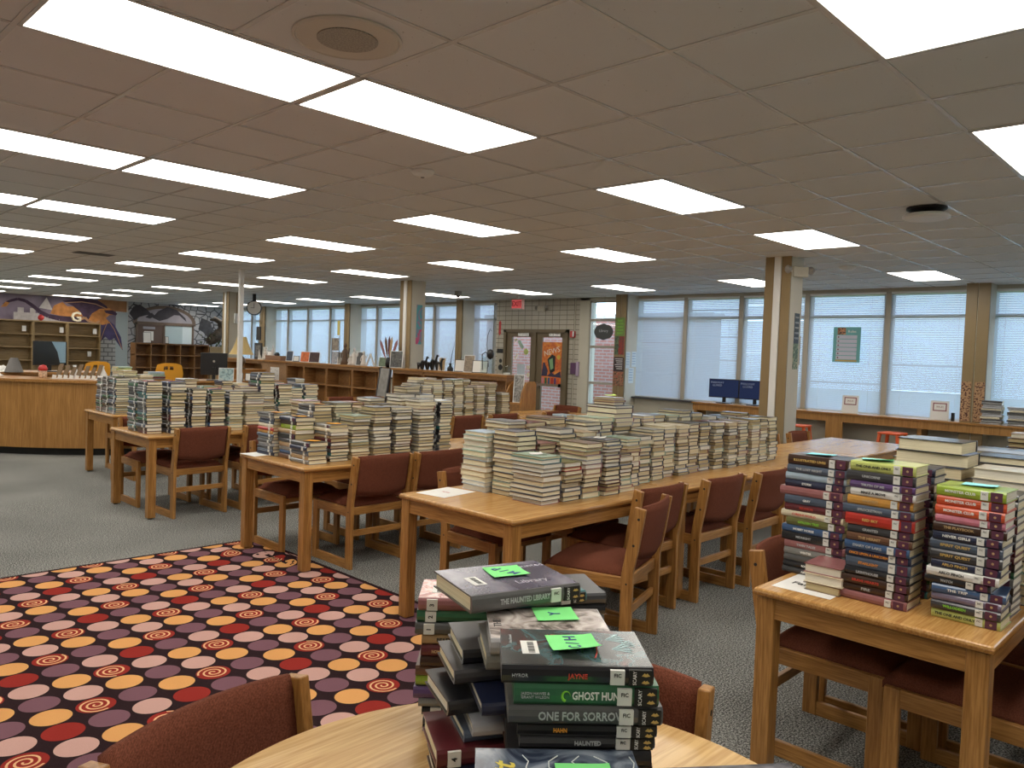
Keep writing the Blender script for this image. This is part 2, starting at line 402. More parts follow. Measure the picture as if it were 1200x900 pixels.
# round table
RC=(-1.16,-2.17)
t=thing('round_table','round pale oak table at the bottom edge with green tagged books','table',(RC[0],RC[1],0))
MB().lathe([(.598,HT-.03),(.61,HT-.026),(.612,HT-.004),(.606,HT)],n=96).build('tabletop',round_oak,t,smooth=False)
MB().lathe([(.6115,HT-.027),(.6135,HT-.024),(.6135,HT-.008),(.6115,HT-.005)],n=96).build('edge_band',edge_oak,t)
ap=MB(); R=.47
for k in range(32):
    a=2*PI*k/32; b_=2*PI*(k+1)/32
    ap.add([(R*math.cos(a),R*math.sin(a),HT-.1),(R*math.cos(b_),R*math.sin(b_),HT-.1),(R*math.cos(b_),R*math.sin(b_),HT-.03),(R*math.cos(a),R*math.sin(a),HT-.03),
            ((R-.02)*math.cos(a),(R-.02)*math.sin(a),HT-.1),((R-.02)*math.cos(b_),(R-.02)*math.sin(b_),HT-.1),((R-.02)*math.cos(b_),(R-.02)*math.sin(b_),HT-.03),((R-.02)*math.cos(a),(R-.02)*math.sin(a),HT-.03)],
           [(0,1,2,3),(7,6,5,4),(0,4,5,1),(3,2,6,7)])
ap.build('apron',oak['x'],t)
for k in range(4):
    a=PI/4+k*PI/2; x,y=.42*math.cos(a),.42*math.sin(a)
    MB().box(x-.033,x+.033,y-.033,y+.033,0,HT-.03).build('leg',oak['z'],t,bevel=.004)
# ------------------------------------------------------------------ chairs  (local: seat faces +y, back posts on y=0)
def make_chair():
    t=thing('library_chair','x','chair')
    for s in (-1,1):
        x0,x1=(s*.236-.014,s*.236+.014)
        post=[(-.032,0),(.030,0),(.030,.44),(.004,.60),(-.028,.795),(-.086,.785),(-.058,.60),(-.032,.46)]
        p=MB().prism(post,x0,x1,'x').build('back_post',oak['z'],t,bevel=.004,seg=2)
        sx=s*.2505
        for sr,sy_,sz_ in ((.007,-.052,.735),(.007,-.030,.60),(.005,0,.40)): MB().lathe([(sr,-.001),(sr,.001)],(sx,sy_,sz_),10,ax='x').build('screw_hole',black_pl,p)
        MB().box(x0,x1,.40,.455,.0,.43).build('front_leg',oak['z'],t,bevel=.004,seg=2)
        MB().box(x0+.002,x1-.002,.028,.402,.0,.062).build('runner',oak['y'],t,bevel=.004,seg=2)
        MB().box(x0+.002,x1-.002,.028,.402,.365,.43).build('seat_rail',oak['y'],t,bevel=.004,seg=2)
    MB().box(-.222,.222,-.008,.014,.375,.43).build('rear_rail',oak['x'],t,bevel=.003)
    MB().box(-.222,.222,-.006,.014,.225,.268).build('stretcher',oak['x'],t,bevel=.003)
    MB().box(-.222,.222,.41,.432,.375,.43).build('front_rail',oak['x'],t,bevel=.003)
    # seat pad: slightly domed cushion
    mb=MB(); nx,ny=10,10; vs=[];fs=[]
    for j in range(ny+1):
        for i in range(nx+1):
            x=-.228+.456*i/nx; y=.012+.455*j/ny
            e=min(min(i,nx-i)/1.5,min(j,ny-j)/1.5,1); z=.438+.035*math.sin(min(1,e)*PI/2)+.010*(1-((i/nx-.5)*2)**2)
            vs.append((x,y,z))
    n=(nx+1)
    for j in range(ny):
        for i in range(nx): fs.append((j*n+i,j*n+i+1,(j+1)*n+i+1,(j+1)*n+i))
    o_=len(vs); ring=[i for i in range(n)]+[j*n+nx for j in range(1,ny+1)]+[ny*n+i for i in range(nx-1,-1,-1)]+[j*n for j in range(ny-1,0,-1)]
    low=[(vs[q][0],vs[q][1],.415) for q in ring]; vs+=low
    for k in range(len(ring)): fs.append((ring[k],o_+k,o_+(k+1)%len(ring),ring[(k+1)%len(ring)]))
    fs.append(tuple(o_+k for k in range(len(ring))))
    mb.add(vs,fs).build('seat',chair_fab,t,smooth=True)
    # back pad: curved upholstered panel
    mb=MB(); nx,nz=14,8; vs=[];fs=[]
    def P(i,k,side):
        u=i/nx*2-1; v=k/nz
        zt=.80-.004*u*u; zb=.500+.022*u*u*1.2
        z=zb+(zt-zb)*v
        yc=.004-(z-.46)*.165-.035*(1-u*u)      # rake and backward bow
        th=.019*min(1,(min(k,nz-k)/1.0+.45))*min(1,(min(i,nx-i)/.8+.55))
        return (u*.222,yc-.012+side*th,z)
    for side in (1,-1):
        for k in range(nz+1):
            for i in range(nx+1): vs.append(P(i,k,side))
    m_=(nx+1)*(nz+1); n=nx+1
    for k in range(nz):
        for i in range(nx):
            a=k*n+i; fs.append((a,a+1,a+n+1,a+n)); fs.append((m_+a,m_+a+n,m_+a+n+1,m_+a+1))
    for i in range(nx): fs.append((i,m_+i,m_+i+1,i+1)); q=nz*n+i; fs.append((q,q+1,m_+q+1,m_+q))
    for k in range(nz): a=k*n; fs.append((a,a+n,m_+a+n,m_+a)); a=k*n+nx; fs.append((a,m_+a,m_+a+n,a+n))
    mb.add(vs,fs).build('backrest',chair_fab,t,smooth=True)
    return t
C0=make_chair(); cused=False
def chair(x,y,rz,label):
    global cused
    o=C0 if not cused else copy_tree(C0); cused=True
    o.location=(x,y,0); o.rotation_euler=(0,0,math.radians(rz)); tag(o,label,'chair','russet library chairs'); return o
# middle row
chair(1.395,-.665,17,'russet padded oak chair pulled out at an angle from the centre table')
chair(1.855,-.42,0,'russet padded chair tucked in right behind the angled one')
chair(2.545,-.45,0,'russet padded chair at the centre row, left of the pair before the far stacks')
chair(3.145,-.50,0,'russet padded chair at the centre row, right of the pair, beside the glossy spines')
chair(1.37,.62,180,'russet chair behind the near end of the centre table, only one post showing')
chair(2.05,.60,180,'russet chair behind the centre table, seat seen through the table legs')
chair(5.60,.64,180,'russet chair behind the empty shiny table, nearer the stacks')
chair(6.32,.62,180,'russet chair behind the empty shiny table, its post showing by the orange stool')
# rug corner row
chair(1.275,1.52,0,'russet chair at the rug corner table, left of the two big backs')
chair(1.80,1.50,0,'russet chair at the rug corner table, right of the two big backs')
chair(1.13,2.60,180,'russet chair behind the rug corner table, its left frame showing by the leg')
chair(1.80,2.62,180,'russet chair behind the rug corner table, hidden mostly by stacks')
chair(6.38,2.60,180,'russet chair back alone before the sill wall, under the computers')
# fourth row
chair(.985,3.78,2,'russet chair at the dark spined stacks, the left full back')
chair(1.62,3.78,0,'russet chair at the dark spined stacks, partly behind the front stacks')
chair(.93,4.84,180,'russet chair behind the dark spined stacks, seat seen under the table')
chair(1.60,4.84,180,'russet chair behind the dark spined stacks, farther under the table')
chair(4.18,3.80,0,'russet chair back before the low even stacks, the left of two')
chair(4.80,3.80,0,'russet chair back before the low even stacks, the right of two')
chair(5.83,3.84,0,'russet chair back left of the open brick view, below the door')
chair(6.80,4.45,90,'small russet chair back behind the red spined books, under the curved stand')
# farthest row
chair(1.42,5.86,0,'russet chair at the farthest left table, seen between table legs')
chair(1.50,6.92,180,'russet chair behind the farthest left table, seat in shade')
chair(4.58,6.95,180,'low russet chair back before the bookcase, left of two')
chair(5.10,6.93,180,'low russet chair back before the bookcase, right of two')
# right front table
chair(1.10,-1.625,180,'russet chair behind the right front table, one post beside the paper')
chair(1.045,-2.55,0,'russet chair tucked under the right front table, seat below the corner leg')
chair(1.66,-1.625,180,'russet chair deeper under the right front table, frame in shade')
chair(1.62,-2.56,0,'russet chair right of the tucked one, at the picture edge')
# round table
chair(-1.345,-1.55,193,'russet chair back in the bottom left foreground over the dotted rug')
chair(-.585,-1.90,107,'russet chair at the right of the round table, behind the tall stack')
# ------------------------------------------------------------------ rug
def rug_h(x,y):
    d=x-1.0+ (y-2.0)*.25
    r=0
    if y>1.0: r=.028*math.exp(-((x-.80-.06*math.sin(y*7))/.05)**2)*math.exp(-((y-2.02)/.22)**2)+.018*math.exp(-((x-.60)/.06)**2)*math.exp(-((y-2.40)/.12)**2)
    return r
dark_c=carpet('rug_dark_plum',[(.3,(.012,.006,.008)),(.7,(.035,.018,.020))],300)
rc=[carpet('rug_red',[(.3,(.20,.018,.014)),(.7,(.33,.035,.027))],300),carpet('rug_pink',[(.3,(.46,.26,.225)),(.7,(.62,.38,.33))],300),
    carpet('rug_mauve',[(.3,(.125,.055,.075)),(.7,(.22,.11,.135))],300),carpet('rug_orange',[(.3,(.58,.27,.09)),(.7,(.76,.39,.14))],300),
    carpet('rug_peach_line',[(.3,(.68,.36,.18)),(.7,(.82,.50,.27))],300)]
mb=MB(); RX0,RX1,RY0,RY1=-2.7,.955,-.92,2.69
nx,ny=90,90
vs=[(RX0+(RX1-RX0)*i/nx,RY0+(RY1-RY0)*j/ny,0) for j in range(ny+1) for i in range(nx+1)]
vs=[(a,b_,.006+rug_h(a,b_)) for a,b_,c in vs]
fs=[(j*(nx+1)+i,j*(nx+1)+i+1,(j+1)*(nx+1)+i+1,(j+1)*(nx+1)+i) for j in range(ny) for i in range(nx)]
mb.add(vs,fs,0)
mb.box(RX0,RX1,RY0,RY1,.0005,.0055,0)
PAT=[[0,1,2,3],[2,3,1,4],[1,4,3,2]]  # by column, downwards
DX,DY=.1687,.1575
for i in range(-14,10):
    for j in range(-14,13):
        cx,cy=-.594+i*DX,.925+j*DY
        if cx-.03<RX0+.03 or cx+.078>RX1-.012 and cx>RX1-.01 or cy-.07<RY0+.02 or cy>RY1-.02: continue
        kind=PAT[i%3][(-j)%4]; r=.0765; n=28
        def clampp(x,y): return (min(max(x,RX0+.03),RX1-.035),min(max(y,RY0+.03),RY1-.035))
        ring=[clampp(cx+r*math.cos(2*PI*k/n),cy+r*.97*math.sin(2*PI*k/n)) for k in range(n)]
        rings=[ring,[(cx+(x-cx)*.5,cy+(y-cy)*.5) for x,y in ring]]
        vs=[(x,y,.0066+rug_h(x,y)) for rr_ in rings for x,y in rr_]+[(cx,cy,.0066+rug_h(cx,cy))]
        fs=[(k,(k+1)%n,n+(k+1)%n,n+k) for k in range(n)]+[(n+k,n+(k+1)%n,2*n) for k in range(n)]
        mb.add(vs,fs,1 if kind in (0,4) else kind+1)
        if kind==4:
            pts=[]; ph=rnd.uniform(0,6.28)
            for k in range(49):
                tt=k/48; a=ph+tt*2*PI*2.5; rr=.006+.062*tt; pts.append((a,rr))
            for (a,ra),(b_,rb) in zip(pts[:-1],pts[1:]):
                w_=.0045; q=[]
                for an,rad in ((a,ra-w_),(b_,rb-w_),(b_,rb+w_),(a,ra+w_)):
                    x,y=clampp(cx+rad*math.cos(an),cy+rad*math.sin(an)); q.append((x,y,.0073+rug_h(x,y)))
                mb.add(q,[(0,1,2,3)],5)
tag(mb.build('area_rug',[dark_c]+rc),'dark area rug patterned with pink, orange, mauve and red dots and spirals','rug')
# ------------------------------------------------------------------ books
PAL={'black':(.012,.012,.015),'charcoal':(.045,.045,.05),'dark grey':(.09,.09,.09),'grey':(.22,.22,.21),'silver grey':(.40,.40,.42),
 'navy':(.018,.024,.06),'blue':(.045,.10,.22),'slate blue':(.07,.095,.14),'teal':(.03,.16,.17),'pale green':(.33,.45,.36),'green':(.03,.13,.06),
 'lime green':(.30,.42,.04),'yellow green':(.50,.55,.16),'olive':(.13,.13,.04),'red':(.45,.03,.02),'orange red':(.60,.09,.03),'maroon':(.11,.015,.02),
 'brown':(.13,.06,.03),'dark brown':(.045,.02,.012),'tan':(.42,.28,.14),'golden orange':(.60,.30,.06),'cream':(.70,.62,.45),'white':(.74,.73,.70),
 'pink':(.55,.18,.24),'purple':(.10,.05,.16),'lavender':(.17,.14,.21),'pale blue':(.36,.46,.55),'dusty rose':(.30,.12,.12)}
BM={k:plain('book_cover_'+k.replace(' ','_'),v,.28,0,.5,var=.10,vs=30,coat=.35) for k,v in PAL.items()}
# page edges: fine horizontal sheets
def pagemat(name,c1,c2):
    m,nt,b,o=newmat(name); v=coords(nt,(3,3,1))
    n=N(nt,'ShaderNodeTexNoise',Scale=1.0,Detail=2.0); mp=coords(nt,(2.5,2.5,900)); nt.links.new(mp,n.inputs['Vector'])
    nt.links.new(ramp(nt,n.outputs[0],[(.35,c1),(.65,c2)]),b.inputs['Base Color']); b.inputs['Roughness'].default_value=.85; b.inputs['Specular IOR Level'].default_value=.15
    return m
PG=[pagemat('aged_cream_pages',(.60,.50,.31),(.84,.73,.50)),pagemat('cream_pages',(.68,.60,.40),(.90,.82,.60)),pagemat('pale_pages',(.68,.64,.53),(.88,.84,.72)),pagemat('yellowed_pages',(.45,.35,.18),(.62,.51,.30))]
ink_white=plain('white_ink',(.80,.80,.76),.5); ink_gold=plain('gold_ink',(.62,.42,.12),.4); ink_black=plain('black_ink',(.02,.02,.02),.6)
ink_blue=plain('blue_marker_ink',(.02,.05,.22),.6); ink_green=plain('lime_ink',(.25,.62,.05),.5); ink_red=plain('red_ink',(.55,.05,.03),.5); ink_orange=plain('orange_ink',(.75,.28,.03),.5)
ink_silver=plain('silver_ink',(.45,.47,.48),.4); ink_tan=plain('tan_ink',(.50,.34,.16),.5); tag_purple=plain('dark_purple_genre_tag',(.10,.03,.06),.4)
sticker_m=plain('white_spine_sticker',(.72,.72,.68),.6)
def cover_prism(mb,L,W,T,mi=0,M=None,b=.0026):
    p=[(W/2,0),(-W/2+.005,0),(-W/2+.0008,.18*T),(-W/2-.0012,.5*T),(-W/2+.0008,.82*T),(-W/2+.005,T),(W/2,T),(W/2,T-b),(-W/2+.009,T-b),(-W/2+.007,.5*T),(-W/2+.009,b),(W/2,b)]
    mb.prism(p,-L/2,L/2,'x',mi,M)
def page_box(mb,L,W,T,mi=0,M=None,b=.0026):
    mb.box(-L/2+.004,L/2-.004,-W/2+.008,W/2-.005,b*.98,T-b*.98,mi,M)
BOOKS=[]; ORD=['top','second','third','fourth','fifth','sixth','seventh','eighth','ninth','tenth','eleventh','twelfth','thirteenth','fourteenth','fifteenth','sixteenth','seventeenth','eighteenth','nineteenth','twentieth','21st','22nd','23rd','24th','25th','26th']
STY={'mix':['black','charcoal','navy','grey','maroon','dark brown','black','blue','dark grey','slate blue','black','charcoal','green','dark brown'],
 'dark':['black','charcoal','navy','dark grey','dark brown','slate blue','maroon','grey','green','teal','black','charcoal'],
 'light':['dark grey','black','charcoal','tan','black','brown','charcoal','grey','dark brown','silver grey','dusty rose','slate blue','maroon','navy','pale green','cream'],
 'pale':['pale green','pale blue','white','cream','silver grey','pale green','pale blue','yellow green','cream','tan']}
SPINE={'S':0,'W':-90,'N':180,'E':90}
def stack(x,y,top,ph,spine='E',L=.215,W=.15,z0=HT,sty='mix',vis=1,T=(.019,.033),rot=0,jit=.006,pg=None,books=None,corner=True,cols=None,tbl=''):
    """x,y is the corner nearest the camera (smallest x and y)"""
    ex,ey=(L,W) if spine in 'NS' else (W,L)
    cx,cy=(x+ex/2,y+ey/2) if corner else (x,y)
    zs=[];z=z0;ts=[]
    while z<top-.010:
        t=rnd.uniform(*T)
        if z+t>top+.008: t=max(.012,top-z)
        zs.append(z); ts.append(t); z+=t
    n=len(zs)
    for k in range(n):
        l=L*rnd.uniform(.90,1.03); w_=W*rnd.uniform(.90,1.02); c=(cols[n-1-k] if cols and n-1-k<len(cols) else rnd.choice(STY[sty]))
        a=math.radians(SPINE[spine]+rot+rnd.uniform(-2.2,2.2))
        BOOKS.append(dict(x=cx+rnd.uniform(-jit,jit),y=cy+rnd.uniform(-jit,jit),z=zs[k],a=a,L=l,W=w_,T=ts[k]-.0004,c=c,ph=ph,i=n-1-k,n=n,vis=vis,pg=rnd.choice(pg or [0,1,1,2,3]),tbl=tbl,st=(spine=='W' and sty in('dark','mix'))))
    return z,cx,cy
RV=(.6949,-.7191); FV=(.7191,.6949); CX,CY=-2.0572,-2.9932
def pile(ph,top,items,vis=4,tbl='round table'):
    """items from the top down: (across, ahead, turn, L, W, T, colour, extras); corner nearest the viewer, distances from the standpoint"""
    z=top
    for k,(a,b_,dl,L,W,T,c,ex) in enumerate(items):
        z-=T; r=math.radians(dl)
        ca=a+L/2*math.cos(r)-W/2*math.sin(r); cb=b_+L/2*math.sin(r)+W/2*math.cos(r)
        ang=math.atan2(RV[1],RV[0])+r
        BOOKS.append(dict(x=CX+ca*RV[0]+cb*FV[0],y=CY+ca*RV[1]+cb*FV[1],z=z,a=ang,L=L,W=W,T=T-.0004,c=c,ph=ph,i=k,n=len(items),vis=vis,pg=rnd.choice([1,2]),tbl=tbl,**ex))
def fill(top,bot,a,b_,dl,L,W,cols,j=.01,T=.0235):
    out=[];n=max(1,round((top-bot)/T)); t=(top-bot)/n
    for k in range(n): out.append((a+rnd.uniform(-j,j),b_+rnd.uniform(-j,j)*.5,dl+rnd.uniform(-3,3),L*rnd.uniform(.94,1.02),W*rnd.uniform(.95,1.02),t,cols[k%len(cols)],{}))
    return out
LB=dict(lab=1)
# --- round table
SC_=dict(sticker=.70,genre='SCARY',gm=ink_gold)
s3=[(.000,1.107,2,.222,.152,.027,'black',dict(title=('',.0,ink_red,0),title2=('JAYNE',.010,ink_red,.0),art='night',cs=1,**SC_)),
    (.019,1.108,2,.212,.150,.031,'green',dict(title=('GHOST HUN',.016,ink_white,.013),tw=.068,small=('JASON HAWES &\nGRANT WILSON',.0055,ink_silver,-.075),emb=1,**SC_)),
    (.012,1.103,3,.226,.152,.027,'dark grey',dict(title=('ONE FOR SORROW',.017,ink_silver,-.006),tw=.128,**SC_)),
    (.026,1.112,2,.205,.146,.021,'black',dict(title=('HAHN',.008,ink_orange,-.04),**SC_)),
    (.030,1.114,3,.200,.146,.020,'charcoal',dict(title=('HAUNTED',.009,ink_silver,.0),**SC_))]
s3+=fill(1.09-.126,HT,.02,1.112,3,.21,.146,['black','dark brown','charcoal','navy','dark grey','maroon'])
pile('tall pile topped by the C/H note',1.09,s3,vis=6)
pY=[(-.020,1.283,5,.212,.160,.027,'silver grey',dict(art='pale')),
    (-.026,1.290,8,.205,.150,.030,'grey',{}),(-.070,1.375,15,.200,.150,.026,'black',{}),(-.082,1.345,17,.200,.150,.025,'charcoal',{}),
    (-.030,1.275,13,.205,.165,.022,'navy',{}),(-.090,1.325,22,.200,.150,.026,'black',{}),(-.045,1.300,14,.200,.160,.022,'silver grey',{}),
    (-.060,1.320,18,.195,.150,.021,'slate blue',{}),(-.104,1.290,16,.200,.150,.031,'maroon',dict(num='4',back=1)),(-.070,1.285,10,.205,.150,.024,'navy',dict(num='5')),
    (-.098,1.280,14,.205,.150,.026,'dark brown',dict(num='6')),(-.08,1.29,12,.205,.150,.022,'charcoal',{}),(-.09,1.28,12,.205,.150,.020,'black',{}),(-.085,1.285,12,.205,.150,.020,'dark grey',{})]
pile('leaning pile left of the C/H pile',1.062,pY,vis=5)
pM=[(-.057,1.372,28,.230,.180,.032,'dark grey',dict(title=('THE HAUNTED LIBRARY',.014,ink_silver,-.006),tw=.105,art='violet',cs=1,**SC_)),
    (-.018,1.448,27,.205,.160,.024,'teal',dict(title=('',0,ink_white,0),**SC_))]
pM+=fill(1.104-.056,HT,.02,1.56,12,.20,.15,['charcoal','black','grey','navy','dark grey'],j=.006)
pile('pile topped by the M/P note',1.104,pM,vis=3)
cols=[('dusty rose',.027,'3'),('green',.025,'2'),('dark grey',.025,'1'),('tan',.023,None),('maroon',.024,None),('dark brown',.022,None),('brown',.022,None),('lime green',.022,None),('purple',.025,None),('grey',.018,None),('black',.019,'1'),('charcoal',.019,'2'),('black',.019,'3')]
zz=sum(c[1] for c in cols); k_=(1.012-HT)/zz
ps=[]
for q,(c,t,nm) in enumerate(cols):
    ex={}
    if nm: ex['num']=nm
    if q==0: ex['art']='rose'; ex['cs']=1
    if c=='tan': ex['title']=('BEAST',.010,ink_black,-.05)
    if c=='maroon': ex['title']=('NOMAN',.009,ink_tan,-.06)
    if c=='purple': ex['title']=('HOLLOW',.012,ink_silver,-.02)
    if c=='lime green': ex['title']=('WATER',.009,ink_black,-.05)
    ps.append((-.186+(.010 if q in(3,4,5,9) else 0)+(.02 if q>9 else 0)+rnd.uniform(-.003,.003),1.640+rnd.uniform(-.004,.004),rnd.uniform(-1,2),.195,.14,t*k_,c,ex))
pile('series pile at the left of the round table',1.012,ps,vis=3)
p4=[(-.028,.935,2,.226,.158,.026,'slate blue',dict(art='storm',title=('',0,ink_white,0)))]+fill(.975-.026,HT,-.02,.94,2,.21,.15,['black','navy','charcoal'],j=.004)
pile('low pile with lightning cover at the bottom edge',.975,p4,vis=3)
p5=[(.252,1.03,8,.235,.155,.028,'charcoal',dict(art='dusk'))]+fill(.905-.028,HT,.26,1.035,8,.21,.15,['black','maroon','navy'],j=.004)
pile('pile at the bottom right edge of the table',.905,p5,vis=3)
# --- right front table : glossy spines face the room
GT=dict(sticker=.62,purple=1)
def gloss(ph,x,y,top,L,W,rows,vis=4):
    tot=sum(r[1] for r in rows); k_=(top-HT)/tot; z=top
    for i,r in enumerate(rows):
        c,t,ti,dy=r[:4]; ink=r[4] if len(r)>4 else ink_white; off=r[5] if len(r)>5 else 0; t*=k_; z-=t
        l=L+off
        BOOKS.append(dict(x=x+W/2+rnd.uniform(-.004,.004),y=y+L/2+dy,z=z,a=math.radians(-90+rnd.uniform(-1.5,1.5)+(r[6] if len(r)>6 else 0)),L=l,W=W*rnd.uniform(.95,1.02),T=t-.0004,c=c,ph=ph,i=i,n=len(rows),vis=vis,pg=rnd.choice([1,2]),
             tbl='right front table',title=(ti,min(.012,t*.46),ink,-.02) if ti else None,**GT))
gloss('left glossy spined stack',.905,-1.895,1.185,.235,.15,[('dark brown',.030,'ILLUSTRATED LIVES',0,ink_gold),('slate blue',.024,'THE LOST NIGHT',0,ink_silver),('pale blue',.022,'',0.008),('navy',.022,'STORM',.008,ink_white),('dusty rose',.026,'',.02,ink_gold,.01),
 ('slate blue',.026,'GRAY',.006,ink_white),('maroon',.022,'REUNION',.004,ink_red),('cream',.020,'CURIOUS WORLD',.012,ink_red,.01),('olive',.024,'GOLDEN TREE',-.006,ink_green),('blue',.022,'HOBBY HORSE',.010,ink_white),('black',.026,'MIDNIGHT',.010,ink_silver),('dusty rose',.022,'TWIN TALES',0,ink_silver),('grey',.022,'WINTER',0,ink_white),('dark grey',.020,'',0),('black',.018,'ROOT',0),('charcoal',.018,'ASH',0)])
gloss('middle glossy spined stack',.745,-2.175,1.21,.215,.15,[('yellow green',.028,'THE ONE AND ONLY',0,ink_black),('charcoal',.028,'UNICORNS',.006,ink_silver,.012),('purple',.020,'TRUTH OF ME',-.004,ink_silver),('white',.022,'MAKE A MOVE',-.006,ink_black),('golden orange',.026,'HARVEST',.006,ink_tan),
 ('slate blue',.024,'SPROCKETMAN',.004,ink_silver,.01),('red',.032,'RED SKY',.002,ink_gold,.012),('charcoal',.024,'GRANTED',0,ink_silver),('brown',.022,'THE HERMIT',0,ink_tan),('blue',.024,'DIARY OF LAKE',.004,ink_silver),('navy',.022,'ONCE UPON A UNICORN',.002,ink_orange),('slate blue',.030,'STARLIGHT',0,ink_orange),('black',.022,'LIGHTHOUSE',0,ink_silver),
 ('dark brown',.024,'BRAVE HEARTS',.006,ink_red,.01),('dark brown',.022,'FIRE',.004,ink_silver),('dusty rose',.024,'',.008,ink_white,.01)])
gloss('right glossy spined stack',.765,-2.435,1.16,.200,.15,[('lime green',.027,'MONSTER CLUB',0,ink_white),('orange red',.024,'MONSTER CLUB',.0,ink_white),('orange red',.024,'MONSTER CLUB',.0,ink_white),('pink',.020,'',0),('dark brown',.024,'THE PLAYBOOK',0,ink_tan,.01),('navy',.022,'NEVER GIRLS',.003,ink_white),
 ('slate blue',.026,'SPIRIT QUEST',.006,ink_gold,.01),('charcoal',.026,'SPIRIT QUEST',.006,ink_gold,.006),('navy',.022,'ARLO FINCH',.006,ink_gold),('white',.022,'ARLO FINCH',.012,ink_brown if 0 else ink_black,.01),('black',.020,'WATCH',.026,ink_silver,-.006),('blue',.022,'THE TRIP',0,ink_white,.01,6),('lavender',.020,'',.0),('charcoal',.022,'WILLODEEN',-.002,ink_green),('yellow green',.024,'THE ONE AND ONLY',-.004,ink_black)])
gloss('dark stack behind the middle glossy one',.955,-2.175,1.185,.21,.15,[(rnd.choice(STY['dark']),rnd.uniform(.02,.028),'',0) for _ in range(17)],vis=.8)
gloss('dark stack behind the right glossy one',.955,-2.43,1.13,.20,.15,[(rnd.choice(STY['dark']),rnd.uniform(.02,.028),'',0) for _ in range(16)],vis=.8)
stack(.725,-1.955,.818,'short stack on the handwritten paper','E',.135,.17,sty='mix',T=(.03,.034),vis=4,cols=['dusty rose','cream','brown'],tbl='right front table',jit=.003)
stack(1.20,-2.21,1.262,'tall stack of thick open edged volumes',"E",.25,.20,T=(.040,.052),sty='light',vis=2,tbl='right front table',pg=[0,1])
stack(1.15,-2.45,1.19,'thick stack behind the right glossy pair',"E",.21,.19,T=(.034,.046),sty='light',vis=1.5,tbl='right front table')
stack(1.46,-2.10,1.21,'stack right of the thick volumes',"E",.23,.17,T=(.024,.036),sty='light',vis=1.2,tbl='right front table')
stack(1.46,-2.40,1.20,'second stack right of the thick volumes',"E",.23,.17,T=(.024,.036),sty='light',vis=1.2,tbl='right front table')
stack(1.12,-1.93,1.10,'stack behind the left glossy one',"E",.21,.16,sty='light',vis=.7,tbl='right front table')
for x,y,t in [(1.75,-2.30,1.19),(1.95,-2.05,1.16),(2.20,-2.36,1.17),(2.45,-2.15,1.15),(2.7,-2.4,1.18),(2.95,-2.2,1.2),(3.2,-2.4,1.17)]: stack(x,y,t,'far right stacks',sty='light',vis=.25,tbl='second right table')
# --- centre row
c='centre table'
stack(1.10,.245,1.072,'pale green and white stack at the far left','E',.215,.17,sty='pale',T=(.024,.034),tbl=c,cols=['pale blue','pale green','cream','pale green','pale green','pale blue','grey'],pg=[2,1])
stack(1.135,.035,1.09,'yellow tinted stack behind the front one','E',.20,.17,sty='light',T=(.022,.032),tbl=c,pg=[0,1,1])
stack(1.085,-.215,.985,'wide front stack nearest the bare corner','E',.245,.165,sty='light',T=(.020,.030),tbl=c,cols=['pale green','teal','grey'],pg=[0,1,2])
stack(1.265,-.215,.935,'low stack right of the wide front one','E',.22,.16,sty='light',tbl=c,cols=['olive','red'])
stack(1.445,-.225,1.05,'tall stack right of the low one','E',.22,.155,sty='light',tbl=c)
stack(1.625,-.235,1.05,'stack left of the first tucked chair','E',.22,.15,sty='light',tbl=c)
stack(1.80,-.20,.95,'stack just behind the angled chair','E',.21,.15,sty='light',vis=.8,tbl=c)
stack(1.98,-.13,1.03,'stack just behind the tucked chair','E',.21,.15,sty='light',vis=.8,tbl=c)
for i,(x,y,t,q) in enumerate([(2.17,-.09,1.04,'first'),(2.36,-.07,1.06,'second'),(2.54,-.04,1.08,'third'),(2.72,-.04,1.07,'fourth'),(2.89,-.02,1.08,'fifth'),(3.07,-.01,1.08,'sixth'),(3.25,-.03,1.08,'seventh'),(3.43,-.05,1.07,'eighth'),(3.62,-.04,1.07,'ninth'),(3.80,-.05,1.08,'tenth'),(3.98,-.03,1.07,'eleventh'),(4.16,-.03,1.075,'last')]):
    stack(x,y,t,'%s stack along the second centre table edge'%q,'E',.205,.145,sty='light',vis=.75,tbl='second centre table')
for x,y,t in [(1.33,.03,1.02),(1.51,.03,1.09),(1.69,.01,1.07)]: stack(x,y,t,'inner stacks',sty='light',vis=.35)
for x,y,t in [(1.30,.26,1.13),(1.48,.26,1.12),(1.66,.25,1.14),(1.84,.10,1.12),(2.02,.14,1.13)]: stack(x,y,t,'inner stacks',sty='light',vis=.35,L=.22,W=.165)
z,cx,cy=stack(2.20,.125,1.215,'tallest stack at the centre','E',.26,.20,sty='light',T=(.026,.036),vis=.9,tbl=c)
stack(2.23,.17,1.275,'small books on the tallest stack','E',.19,.13,z0=z,sty='light',vis=.9,T=(.014,.02),tbl=c)
for x,y,t in [(2.42,.17,1.11),(2.60,.18,1.13),(2.76,.20,1.13),(2.95,.2,1.12),(3.13,.2,1.15),(3.31,.2,1.12),(3.5,.18,1.09),(3.68,.18,1.08),(3.86,.18,1.08),(4.04,.18,1.1)]: stack(x,y,t,'inner stacks',sty='light',vis=.3)
